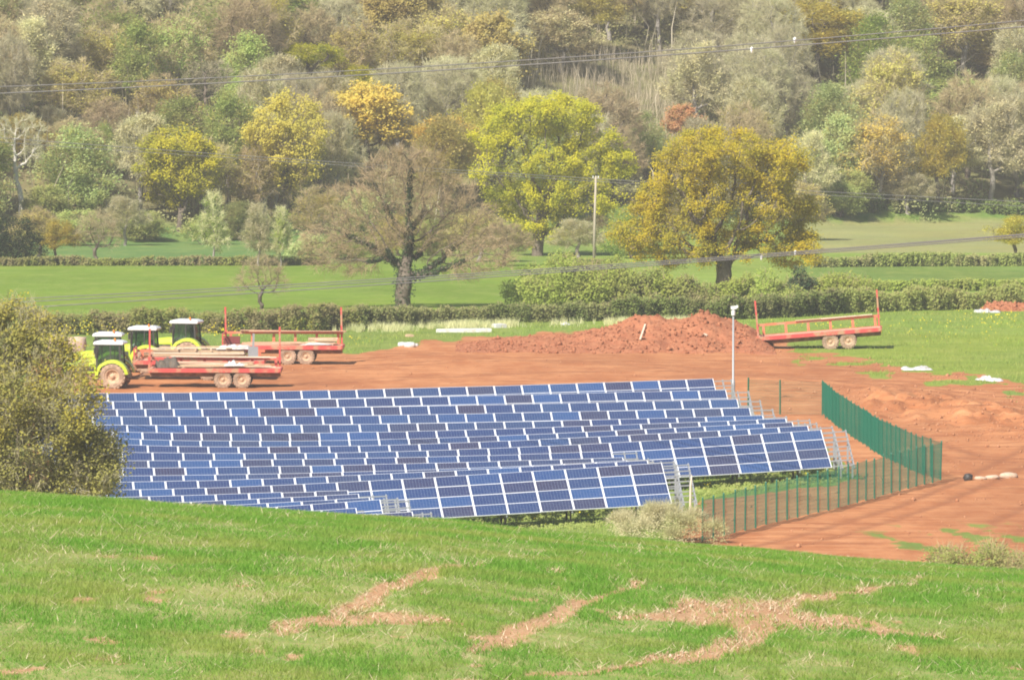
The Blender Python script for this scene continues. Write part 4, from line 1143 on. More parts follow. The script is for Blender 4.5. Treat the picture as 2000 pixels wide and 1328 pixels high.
hp, hv = heap('spoil_heap', [(890, 674), (950, 664), (1000, 657), (1060, 655), (1120, 650), (1160, 643), (1200, 635), (1232, 626), (1262, 619), (1300, 619), (1345, 616), (1368, 610), (1384, 606), (1402, 610), (1425, 620), (1455, 632), (1480, 648), (1510, 672)],
     676, 9.0, 3.0, 'long heap of red spoil at the far edge of the bare earth', 7, 2200)
heap('soil_heap', [(1915, 603), (1935, 590), (1960, 588), (1990, 590), (2020, 588), (2050, 600)], 606, 3.0, 2.0, 'small heap of red soil against the hedge at the far field edge', 9, 300)

hu, hvv = to_px(hv[:, 0], hv[:, 1], hv[:, 2])
def on_heap(u, v):
    d = (hu - u) ** 2 + (hvv - v) ** 2; k = np.argsort(d)[:6]; return hv[k[hv[k, 1].argmin()]]
for (ua, va, ub, vb, lb) in ((1251, 661, 1259, 634, 'pale stake lying up the front of the spoil heap'), (1374, 648, 1381, 652, 'short pale stick lying on the spoil heap near the mast')):
    a = Vector(on_heap(ua, va)); c = Vector(on_heap(ub, vb)); up_ = Vector((0, -0.15, 0.06))
    b = MB(); b.bar((0, 0, 0), c - a, 0.11, 0.07); b.bar((c - a) * 0.3 + Vector((0, -0.04, 0.04)), (c - a) * 0.34 + Vector((0.1, -0.05, 0.05)), 0.03, 0.03)
    o = b.build('timber_stake', M['wood_pale']); o.location = a + up_; tag(o, lb, 'timber')
# ------------------------------------------------------------------ poles
g = ground_at(1432, 782); kz = pxm(g.y); zt_ = float(at(1432, 612, g.y).z) - g.z
root = empty('camera_mast', (g.x, g.y, g.z), 0, 'slim grey camera mast standing at the end of the panel rows', 'mast')
b = MB(); b.tube([(0, 0, -0.2), (0, 0, 1.25), (0, 0, 1.3), (0, 0, zt_)], [0.12, 0.12, 0.07, 0.06], 12); b.build('pole', M['galv'], root, True)
b = MB(); b.tube([(0, 0, zt_ - 0.12), (0, 0, zt_ + 0.16), (0, 0, zt_ + 0.18)], [0.13, 0.13, 0.08], 12); b.build('collar', M['cab_white'], root)
b = MB(); b.tube([(0, 0, zt_ + 0.18), (0, 0, zt_ + 0.24)], [0.07, 0.07], 10); b.bar((-0.16, 0, zt_ + 0.34), (0.2, 0, zt_ + 0.38), 0.2, 0.2); b.bar((0.18, 0, zt_ + 0.42), (0.3, 0, zt_ + 0.43), 0.24, 0.16); b.build('camera_head', M['cab_white'], root)
p = row_point(14, 1293, 904)
sx, sy = at(1347, 1058, 462).x, 462.0
b = MB(); gz = float(surf(sx, sy)[0]); tz = at(1350, 928, 462).z
b.tube([(0, 0, -0.3), (0.03, 0, 0.8), (0.05, 0.02, 1.9), (0.10, 0.0, tz - gz)], [0.06, 0.058, 0.05, 0.035], 7)
o = b.build('wooden_stake', M['wood_pale'], None, True); o.location = (sx, sy, gz); tag(o, 'pale wooden stake leaning beside the open end of the near panel row', 'stake')
g = ground_at(1162, 515); zt_ = float(at(1163, 345, g.y).z) - g.z
root = empty('utility_pole', (g.x, g.y, g.z), 0, 'pale wooden utility pole between the two yellow oaks', 'utility pole')
b = MB(); b.tube([(-0.10, 0, -0.3), (-0.02, 0, zt_ * 0.5), (0.08, 0, zt_)], [0.13, 0.115, 0.09], 9); b.build('pole', M['wood_grey'], root, True)
b = MB(); b.bar((-0.22, 0, zt_ - 0.16), (0.36, 0, zt_ - 0.15), 0.06, 0.07); b.build('crossarm', M['wood_grey'], root)
for x in (-0.17, 0.08, 0.31):
    b = MB(); b.tube([(x, 0, zt_ - 0.17), (x, 0, zt_ - 0.05), (x, 0, zt_ + 0.05)], [0.03, 0.06, 0.035], 7); b.build('insulator', M['cab_white'], root)
UPOLE = (g.x, g.y, g.z + zt_)

# ------------------------------------------------------------------ overhead wires
def wire(px, D0, D1, rad, label, sag=0.0, group='overhead wires'):
    us = [p[0] for p in px]; vs = [p[1] for p in px]
    cf = np.polyfit(us, vs, min(2, len(px) - 1))
    P = []
    for u in np.linspace(us[0] - 300, us[-1] + 300, 60):
        D = D0 + (D1 - D0) * (u - us[0]) / (us[-1] - us[0])
        P.append(at(u, float(np.polyval(cf, u)), D))
    mid = P[len(P) // 2].copy()
    b = MB(); b.tube([p - mid for p in P], rad, 5)
    o = b.build('power_line', M['cable'], None, True); o.location = mid; tag(o, label, 'power line', group)
wire([(0, 170), (600, 143), (1000, 121), (1500, 83), (2000, 41)], 430, 400, 0.025, 'upper wire of the highest pair crossing the wooded hillside')
wire([(0, 183), (600, 153), (1000, 130), (1500, 93), (2000, 53)], 430, 400, 0.030, 'lower wire of the highest pair crossing the wooded hillside')
wire([(40, 583), (400, 565), (800, 545), (1200, 514), (1600, 488), (2000, 458)], 520, 470, 0.026, 'top wire of the lowest bundle crossing the big oaks')
wire([(40, 589), (400, 571), (800, 549), (1200, 518), (1600, 490), (2000, 460)], 521, 471, 0.026, 'middle wire of the lowest bundle crossing the big oaks')
wire([(60, 600), (400, 579), (800, 554), (1200, 522), (1600, 494), (2000, 463)], 522, 472, 0.028, 'bottom wire of the lowest bundle crossing the big oaks')
wire([(60, 272), (500, 310), (800, 328), (1163, 347), (1600, 372), (2000, 396)], UPOLE[1], UPOLE[1], 0.03, 'upper wire running through the pole between the two yellow oaks')
wire([(60, 280), (500, 316), (800, 333), (1163, 352), (1600, 379), (2000, 405)], UPOLE[1] + 0.6, UPOLE[1] + 0.6, 0.026, 'lower wire running through the pole between the two yellow oaks')
for u, v, D, lb in ((1552, 79, 407, 'upper white marker clipped to the highest wires'), (1468, 98, 408, 'lower white marker clipped to the highest wires'),
                    (1487, 503, 486, 'white marker on the lowest wires nearer the oak trunk'), (1553, 494, 484, 'white marker on the lowest wires at the right edge of the oak')):
    p = at(u, v, D); b = MB(); b.tube([(0, 0, -0.14), (0, 0, -0.06), (0, 0, 0.06), (0.02, 0, 0.13)], [0.025, 0.058, 0.06, 0.025], 8)
    b.bar((-0.08, 0, 0.07), (0.08, 0, 0.09), 0.03, 0.03); o = b.build('wire_marker', M['cab_white']); o.location = p; tag(o, lb, 'wire marker', 'white wire markers')

# ------------------------------------------------------------------ trees
def colonize(attr, start, step, di, dk, iters, g, up=0.08):
    nodes = [np.array(p, float) for p in start]; par = list(range(-1, len(start) - 1))
    N = np.array(nodes); P = list(par)
    dist = np.full(len(attr), 1e9); near = np.zeros(len(attr), int)
    d = np.linalg.norm(attr[:, None] - N[None], axis=2); near = d.argmin(1); dist = d.min(1)
    alive = np.ones(len(attr), bool)
    for it in range(iters):
        k = alive & (dist < di)
        if not k.any():
            k = alive
            if not k.any(): break
            j = np.where(alive)[0]; j = j[dist[j].argmin()]; k = np.zeros(len(attr), bool); k[j] = True
        src = near[k]; dv = attr[k] - N[src]; dv /= np.linalg.norm(dv, axis=1)[:, None] + 1e-9
        us, inv = np.unique(src, return_inverse=True)
        acc = np.zeros((len(us), 3)); np.add.at(acc, inv, dv)
        acc /= np.linalg.norm(acc, axis=1)[:, None] + 1e-9
        acc += g.normal(0, 0.22, acc.shape); acc[:, 2] += up
        acc /= np.linalg.norm(acc, axis=1)[:, None] + 1e-9
        new = N[us] + acc * step
        b = len(N); N = np.concatenate([N, new]); P += list(us)
        dd = np.linalg.norm(attr[:, None] - new[None], axis=2); nm = dd.min(1); na = dd.argmin(1) + b
        cl = nm < dist; dist[cl] = nm[cl]; near[cl] = na[cl]
        alive &= dist > dk
        if not alive.any() or len(N) > 9000: break
    return N, np.array(P)

def lobes_points(lobes, n, g, shell=0.45):
    vol = np.array([l[3] * l[4] * l[5] for l in lobes]); c = g.choice(len(lobes), n, p=vol / vol.sum())
    d = g.normal(0, 1, (n, 3)); d /= np.linalg.norm(d, axis=1)[:, None]
    r = np.where(g.uniform(0, 1, n) < shell, g.uniform(0.82, 1.0, n), g.uniform(0, 1, n) ** (1 / 3))
    Lb = np.array(lobes)
    return Lb[c, :3] + d * r[:, None] * Lb[c, 3:6]

def quads(c, size, g, upbias=0.8, flat=0.75):
    n = len(c)
    nr = g.normal(0, 1, (n, 3)); nr[:, 2] = np.abs(nr[:, 2]); nr = nr + np.array(to_sun)[None] * (upbias + 0.5); nr /= np.linalg.norm(nr, axis=1)[:, None]
    a = np.cross(nr, g.normal(0, 1, (n, 3))); a /= np.linalg.norm(a, axis=1)[:, None] + 1e-9
    b = np.cross(nr, a)
    s = size[:, None] * 0.5
    V = np.stack([c - a * s, c - b * s * flat, c + a * s, c + b * s * flat], 1).reshape(-1, 3)
    return V, np.arange(4 * n).reshape(-1, 4)
def ribbons(p, d, ln, w, g):
    """thin twigs with a kink: two quads each"""
    n = len(p)
    sd = np.cross(d, g.normal(0, 1, (n, 3))); sd /= np.linalg.norm(sd, axis=1)[:, None] + 1e-9
    m = p + d * (ln * 0.5)[:, None]
    d2 = d + g.normal(0, 0.35, (n, 3)); d2 /= np.linalg.norm(d2, axis=1)[:, None]
    e = m + d2 * (ln * 0.5)[:, None]
    w = w[:, None] / 2
    V = np.stack([p - sd * w, p + sd * w, m + sd * w * 0.8, m - sd * w * 0.8, e], 1).reshape(-1, 3)
    i = np.arange(n)[:, None] * 5
    return V, [i + np.array([[0, 1, 2, 3]]), i + np.array([[3, 2, 4]])]
def tubes(N, P, R, sides=5, rmin=0.0):
    k = np.where((P >= 0) & (R >= rmin))[0]
    a, b = N[P[k]], N[k]; ra = np.minimum(R[P[k]], R[k] * 1.35); rb = R[k]
    d = b - a; d /= np.linalg.norm(d, axis=1)[:, None] + 1e-9
    ref = np.where(np.abs(d[:, 2:3]) > 0.9, np.array([[1.0, 0, 0]]), np.array([[0, 0, 1.0]]))
    x = np.cross(d, ref); x /= np.linalg.norm(x, axis=1)[:, None]; y = np.cross(d, x)
    t = np.arange(sides) * 2 * np.pi / sides
    ring = x[:, None] * np.cos(t)[None, :, None] + y[:, None] * np.sin(t)[None, :, None]
    a2 = a - d * (ra * 0.5)[:, None]
    V = np.concatenate([a2[:, None] + ring * ra[:, None, None], b[:, None] + ring * rb[:, None, None]], 1).reshape(-1, 3)
    i = np.arange(len(k))[:, None, None] * 2 * sides; q = np.arange(sides)
    F = np.stack([q, (q + 1) % sides, (q + 1) % sides + sides, q + sides], 1)[None] + i
    return V, F.reshape(-1, 4)

def gen_tree(seed, lobes, trunk, nattr, step, leaf=0, lsize=0.2, lspread=0.35, twig=0, tlen=0.7, twid=0.02, tip=0.012, rexp=2.15, r0=None, leafr=0.05, shell=0.45,
             ivy=0, di=3.0, dk=None, sides=5, keep=1.0):
    """returns bark, leaf, twig and ivy geometry; keep < 1 leaves some branch ends bare so that gaps show"""
    g = rng(seed)
    attr = lobes_points(lobes, nattr, g, shell)
    N, P = colonize(attr, trunk, step, di, dk or step * 1.1, 90, g)
    R = np.zeros(len(N)); acc = np.zeros(len(N)); ch = np.zeros(len(N), int)
    for i in range(len(N) - 1, -1, -1):
        R[i] = tip if ch[i] == 0 else acc[i] ** (1 / rexp)
        if P[i] >= 0: acc[P[i]] += R[i] ** rexp; ch[P[i]] += 1
    if r0:
        k = r0 / R[0]; R = np.where(R > tip * 2.5, tip * 2.5 + (R - tip * 2.5) * (r0 - tip * 2.5) / max(R[0] - tip * 2.5, 1e-6), R)
    R[0] *= 1.35
    out = {'bark': tubes(N, P, R, sides)}
    ends = np.where((R < leafr) & (P >= 0))[0]
    if keep < 1: ends = ends[fbm(N[ends, 0] / 1.3 + 31, (N[ends, 2] + N[ends, 1]) / 1.3 + 17, seed) < keep]
    cen = np.array(lobes)[:, :3].mean(0)
    if leaf and len(ends):
        w = g.uniform(0.2, 1.0, len(ends)) ** 1.5 * np.exp(5.0 * fbm(N[ends, 0] / 0.7 + 11, N[ends, 2] / 0.7 + N[ends, 1] / 1.1 + 7, seed + 3, 2))
        c = g.choice(ends, leaf, p=w / w.sum())
        off = g.normal(0, 1, (leaf, 3)) * lspread * np.array([1, 1, 0.7])
        out['leaf'] = quads(N[c] + off, lsize * g.uniform(0.6, 1.35, leaf), g)
    if twig and len(ends):
        c = g.choice(ends, twig)
        d = N[c] - N[P[c]]; d /= np.linalg.norm(d, axis=1)[:, None] + 1e-9
        o_ = N[c] - cen; o_ /= np.linalg.norm(o_, axis=1)[:, None] + 1e-9
        d = d * 0.6 + o_ * 0.5 + g.normal(0, 0.55, (twig, 3)); d /= np.linalg.norm(d, axis=1)[:, None]
        out['twig'] = ribbons(N[c] + g.normal(0, 0.12, (twig, 3)), d, tlen * g.uniform(0.4, 1.3, twig), twid * g.uniform(0.6, 1.4, twig), g)
    if ivy:
        k = np.where((R > 0.09) & (P >= 0))[0]
        c = g.choice(k, ivy)
        fr = g.uniform(0, 1, (ivy, 1)); pos = N[c] * fr + N[P[c]] * (1 - fr)
        d = g.normal(0, 1, (ivy, 3)); d /= np.linalg.norm(d, axis=1)[:, None]
        out['ivy'] = quads(pos + d * (R[c] * g.uniform(0.9, 1.5, ivy) + 0.05)[:, None], 0.19 * g.uniform(0.6, 1.4, ivy), g)
    return out
def merge(parts):
    V = []; F = []; idx = []; o = 0
    for mi, (v, f) in parts:
        fl = f if isinstance(f, list) else [f]
        for a in fl: F.append(a + o); idx.append(np.full(len(a), mi, np.int32))
        V.append(v); o += len(v)
    return np.concatenate(V), F, np.concatenate(idx)
def tree_meshes(gm, leafm, twigm, barkm, name='tree'):
    tv, tf = gm['bark']
    tm = np_mesh(name + '_trunk', tv, tf, [barkm], smooth=True)
    ps = []; mats = []
    for key, m in (('leaf', leafm), ('twig', twigm), ('ivy', L['dark'])):
        if key in gm: ps.append((len(mats), gm[key])); mats.append(m)
    v, f, ix = merge(ps)
    return tm, np_mesh(name + '_crown', v, f, mats, ix)
def put_tree(name, meshes, loc, scale, rz, label, cat='tree', group=None, leafm=None, barkm=None):
    r = empty(name, loc, rz, label, cat, group); r.scale = scale
    tr = add_obj('trunk', meshes[0], r); cr = add_obj('crown', meshes[1], r)
    if leafm is not None:
        cr.material_slots[0].link = 'OBJECT'; cr.material_slots[0].material = leafm
    if barkm is not None:
        tr.material_slots[0].link = 'OBJECT'; tr.material_slots[0].material = barkm
    return r
def trunk_line(h, n, lean=(0, 0), wob=0.06, seed=0):
    g = rng(seed + 900)
    return [(lean[0] * i / n + (g.normal(0, wob) if i else 0), lean[1] * i / n + (g.normal(0, wob) if i else 0), -0.3 + (h + 0.3) * i / n) for i in range(n + 1)]

# ---- the big trees, lobes traced as (u, v, half width, half height) with their own depth
def hero(name, u, v, lobes, trunk_v, leafm, twigm, barkm, label, seed, nattr, step, r0, **k):
    g = ground_at(u, v); s = pxm(g.y)
    ry = rng(seed + 1)
    lb = []
    for q in lobes:
        cu, cv, ru, rv = q[:4]; dy = q[4] if len(q) > 4 else ry.uniform(-2.0, 2.0)
        lb.append(((cu - u) / s, dy, (v - cv) / s, ru / s, max(ru / s * 0.95, 1.2), rv / s))
    th = (v - trunk_v) / s
    gm = gen_tree(seed, lb, trunk_line(th, max(3, int(th / step)), (0.15, 0), 0.04, seed), nattr, step, r0=r0, **k)
    z = float(surf(g.x, g.y)[0]) if g.y < 660 else g.z
    put_tree(name, tree_meshes(gm, leafm, twigm, barkm, name), (g.x, g.y, z), (1, 1, 1), 0, label)
hero('oak_tree', 786, 602, [(800, 325, 75, 48), (745, 350, 55, 42), (690, 395, 62, 45), (860, 375, 70, 42), (920, 420, 60, 40), (645, 470, 62, 48), (720, 470, 75, 50), (790, 420, 70, 70), (850, 470, 80, 55), (935, 490, 72, 42), (985, 505, 32, 30), (900, 530, 75, 16), (690, 522, 75, 14), (620, 505, 40, 22)],
     545, L['twig_dark'], L['twig_dark'], M['bark'], 'wide bare brown oak with ivy on its trunk standing in the hedge', 101, 1900, 0.42, 0.62, leaf=2500, lsize=0.09, lspread=0.35, twig=23000, tlen=0.7, twid=0.021, tip=0.013, ivy=6000, leafr=0.04, di=2.6, shell=0.15)
hero('oak_tree', 1410, 592, [(1400, 300, 115, 50), (1330, 330, 70, 50), (1490, 325, 75, 55), (1540, 310, 45, 40), (1300, 400, 75, 45), (1390, 385, 70, 45), (1480, 400, 70, 45), (1555, 420, 45, 55), (1260, 440, 70, 40), (1350, 460, 75, 42),
     (1450, 465, 70, 45), (1545, 480, 60, 45), (1240, 485, 45, 28), (1310, 500, 60, 28), (1400, 495, 60, 25), (1590, 490, 28, 30)],
     520, L['ochre'], L['twig'], M['bark'], 'broad ochre yellow oak above the spoil heap', 102, 1500, 0.45, 0.62, leaf=84000, lsize=0.155, lspread=0.30, twig=5000, tlen=0.6, twid=0.03, tip=0.016, leafr=0.05, di=2.6, keep=0.72)
hero('oak_tree', 1050, 500, [(1060, 225, 115, 42), (1120, 250, 60, 45), (980, 270, 65, 42), (960, 330, 45, 38), (1060, 310, 75, 40), (1180, 290, 52, 45), (1200, 320, 40, 40), (1130, 340, 70, 35), (1010, 380, 75, 30), (1080, 380, 75, 38), (1160, 390, 60, 35), (1040, 430, 60, 32), (1090, 425, 50, 32), (1035, 462, 45, 24), (1080, 455, 40, 22)],
     445, L['yg'], L['olive'], M['bark'], 'tall yellow-green oak left of the utility pole', 103, 1300, 0.5, 0.55, leaf=68000, lsize=0.18, lspread=0.32, twig=3000, tlen=0.7, twid=0.035, tip=0.018, leafr=0.055, di=2.8, keep=0.68)
hero('oak_tree', 350, 452, [(340, 285, 68, 38), (375, 300, 45, 40), (305, 330, 38, 35), (350, 350, 60, 35), (410, 335, 28, 26), (395, 350, 28, 22), (335, 385, 50, 25), (300, 350, 30, 22)],
     415, L['yg'], L['olive'], M['bark'], 'rounded bright yellow-green tree at the foot of the wood', 104, 500, 0.6, 0.35, leaf=20000, lsize=0.22, lspread=0.38, twig=800, tlen=0.7, twid=0.04, tip=0.02, leafr=0.06, di=3, keep=0.62)
hero('oak_tree', 556, 450, [(560, 225, 65, 42), (600, 260, 50, 40), (520, 260, 50, 38), (560, 290, 80, 35), (520, 320, 45, 30), (595, 325, 50, 28), (560, 345, 50, 25)],
     385, L['ochre_far'], L['olive'], M['bark'], 'tall ochre tree rising at the wood edge, taller than its yellow-green neighbour', 105, 600, 0.6, 0.35, leaf=18000, lsize=0.22, lspread=0.38, twig=1400, tlen=0.8, twid=0.04, tip=0.02, leafr=0.06, di=3, keep=0.60)
# tree at the near edge, standing behind the crest
gL = Vector((at(60, 800, 408).x, 408.0, hz(at(60, 800, 408).x, 408.0)))
def near_tree():
    s = pxm(408.0); v0 = 664 + FPX * ((gL.y * sT + (gL.z - ZC) * cT) / (gL.y * cT - (gL.z - ZC) * sT)) * -1
    LB = [(30, 650, 75, 65), (-40, 690, 70, 80), (90, 720, 75, 70), (20, 780, 100, 80), (130, 800, 62, 62), (60, 870, 105, 70), (165, 880, 72, 58), (160, 760, 40, 50), (190, 940, 50, 45), (-60, 850, 90, 90), (130, 935, 85, 45), (190, 890, 42, 40), (20, 940, 110, 60), (60, 1010, 110, 60), (-60, 960, 90, 80)]
    g = rng(5); lb = [((cu - 60) / s, g.uniform(-1.6, 1.6), (v0 - cv) / s, ru / s, max(1.3, ru / s), rv / s) for cu, cv, ru, rv in LB]
    gm = gen_tree(110, lb, trunk_line(2.4, 5, (0.1, 0), 0.05, 3), 2900, 0.38, leaf=72000, lsize=0.135, lspread=0.33, twig=26000, tlen=0.65, twid=0.020, tip=0.011, r0=0.4, leafr=0.04, di=2.4)
    put_tree('sallow_tree', tree_meshes(gm, L['catkin'], L['twig_grey'], M['bark'], 'sallow'), gL, (1, 1, 1), 0, 'big olive and brown tree with yellow tips at the near edge of the panels')
near_tree()

# ---- kinds of tree for the wood (each about 10 m tall, 8 m wide)
def kind(seed, lobes, th, leafm, twigm, barkm, nattr=260, step=0.62, **k):
    d = dict(leaf=9500, lsize=0.26, lspread=0.42, twig=900, tlen=0.8, twid=0.045, tip=0.022, r0=0.24, leafr=0.07, di=3.2); d.update(k)
    gm = gen_tree(seed, lobes, trunk_line(th, max(3, int(th / step)), (0.2, 0.1), 0.08, seed), nattr, step, **d)
    return tree_meshes(gm, leafm, twigm, barkm, 'wood_tree')
K = {}
K['round1'] = kind(201, [(0, 0, 7.2, 3.2, 3.0, 2.4), (-1.8, 0.5, 5.4, 2.4, 2.4, 1.8), (2.0, -0.6, 5.6, 2.3, 2.4, 1.9), (0.4, 0.3, 4.4, 2.6, 2.6, 1.2)], 2.6, L['ochre'], L['olive'], M['bark'], keep=0.62)
K['round2'] = kind(202, [(-0.6, 0, 7.6, 2.6, 2.6, 2.0), (1.6, 0.4, 6.4, 2.3, 2.2, 2.0), (-2.1, -0.4, 5.4, 2.0, 2.0, 1.7), (0.6, 0, 4.6, 2.8, 2.4, 1.2)], 2.4, L['olive'], L['olive'], M['bark'], keep=0.6)
K['flat'] = kind(203, [(0, 0, 8.4, 3.6, 3.0, 1.2), (-1.9, 0, 7.0, 1.8, 1.8, 0.9), (1.9, 0.5, 7.3, 2.0, 1.8, 1.0)], 5.0, L['yg'], L['olive'], M['bark'], keep=0.7)
K['sparse'] = kind(204, [(0, 0, 7.0, 3.0, 2.8, 2.8), (1.4, 0.6, 4.8, 2.6, 2.4, 1.8), (-1.8, -0.4, 5.0, 2.2, 2.2, 1.8)], 2.2, L['olive'], L['twig'], M['bark_grey'], leaf=5600, lsize=0.20, twig=4200, tlen=0.95, keep=0.7)
K['sparse2'] = kind(205, [(0.3, 0, 7.6, 2.4, 2.4, 2.2), (-1.6, 0.6, 6.0, 2.0, 2.2, 2.2), (1.6, -0.4, 5.0, 2.4, 2.2, 1.6)], 2.8, L['tan'], L['twig_grey'], M['bark_grey'], leaf=4600, lsize=0.18, twig=4600, tlen=0.95, keep=0.72)
K['bare'] = kind(206, [(0, 0, 7.0, 3.4, 3.2, 2.8), (-1.2, 0, 5.2, 2.8, 2.4, 1.8), (1.6, 0.6, 5.4, 2.4, 2.4, 2.0)], 2.2, L['twig_grey'], L['twig_grey'], M['bark_grey'], nattr=420, step=0.5, leaf=1500, lsize=0.14, twig=7500, tlen=0.9, twid=0.036, r0=0.28)
K['bare2'] = kind(207, [(0.2, 0, 7.4, 2.6, 2.6, 2.6), (-1.6, 0.4, 5.6, 2.2, 2.2, 2.4), (1.7, 0, 6.4, 2.0, 2.0, 2.6)], 2.0, L['twig'], L['twig'], M['bark'], nattr=420, step=0.5, leaf=1500, lsize=0.14, twig=7500, tlen=0.9, twid=0.036, r0=0.28)
K['thin'] = kind(217, [(0, 0, 6.6, 3.2, 3.0, 3.0), (-1.6, 0.3, 4.6, 2.0, 2.0, 1.8), (1.8, 0, 5.0, 2.0, 2.0, 2.0)], 1.6, L['twig'], L['twig'], M['bark'], nattr=240, step=0.5, leaf=0, twig=3200, tlen=1.0, twid=0.03, r0=0.26, tip=0.016, shell=0.2)
K['forked'] = kind(208, [(-1.9, 0, 7.4, 1.6, 1.6, 2.6), (1.6, 0.3, 7.6, 1.8, 1.6, 2.4), (0.2, 0, 8.6, 1.6, 1.6, 1.3)], 1.4, L['twig_grey'], L['twig_grey'], M['bark'], nattr=260, step=0.55, leaf=0, twig=2600, tlen=0.8, twid=0.04, r0=0.34, tip=0.03)
K['slender'] = kind(209, [(0, 0, 6.6, 1.5, 1.5, 3.2), (0.5, 0.2, 4.4, 1.9, 1.8, 1.8), (-0.7, 0, 3.2, 1.8, 1.6, 1.4)], 1.2, L['lime'], L['dry'], M['bark_grey'], leaf=2600, lsize=0.22, twig=2800, tlen=1.0, keep=0.75, r0=0.18)
K['bush'] = kind(210, [(0, 0, 5.4, 3.6, 3.2, 3.4), (-2.2, 0, 3.2, 2.4, 2.4, 2.6), (2.2, 0.4, 3.4, 2.4, 2.4, 2.8), (0, 0, 2.2, 3.4, 3.0, 2.0)], 0.6, L['green'], L['olive'], M['bark'], nattr=360, leaf=12000, lsize=0.24, lspread=0.5)
K['bush2'] = kind(211, [(0.4, 0, 6.2, 2.6, 2.6, 3.0), (-1.6, 0, 4.4, 2.6, 2.6, 3.0), (1.9, 0.4, 3.8, 2.6, 2.4, 2.8)], 0.8, L['bluegreen'], L['olive'], M['bark'], nattr=340, leaf=11000, lsize=0.24, lspread=0.5, keep=0.7)
K['cone'] = kind(212, [(0, 0, 8.0, 1.4, 1.4, 1.9), (0, 0, 5.6, 2.2, 2.2, 1.9), (0, 0, 3.2, 2.9, 2.9, 1.8)], 1.6, L['green'], L['olive'], M['bark'], leaf=9000, lsize=0.23, keep=0.72)
K['snag'] = kind(213, [(0, 0, 8.8, 0.7, 0.7, 1.2), (-0.9, 0, 7.6, 0.5, 0.5, 0.9), (0.8, 0, 6.2, 0.7, 0.6, 0.8)], 5.6, L['tan'], L['tan'], M['bark_white'], nattr=26, step=0.6, leaf=0, twig=60, twid=0.05, tip=0.05, r0=0.2)
KH, KW = 10.0, 8.0
def wood_tree(kd, u, vb, vt, wpx, leaf, label, name='tree', bark_=None, group='trees of the hillside wood', cat='tree'):
    g = ground_at(u, vb); s = pxm(g.y)
    H = (vb - vt) / s / KH; W = wpx / s / KW
    put_tree(name, K[kd], (g.x, g.y, g.z - 0.1), (W, W * rnd.uniform(0.85, 1.15), H), rnd.uniform(-0.5, 0.5) + (math.pi if rnd.random() < 0.5 else 0), label, cat, group,
             L[leaf] if leaf else None, M[bark_] if bark_ else None)
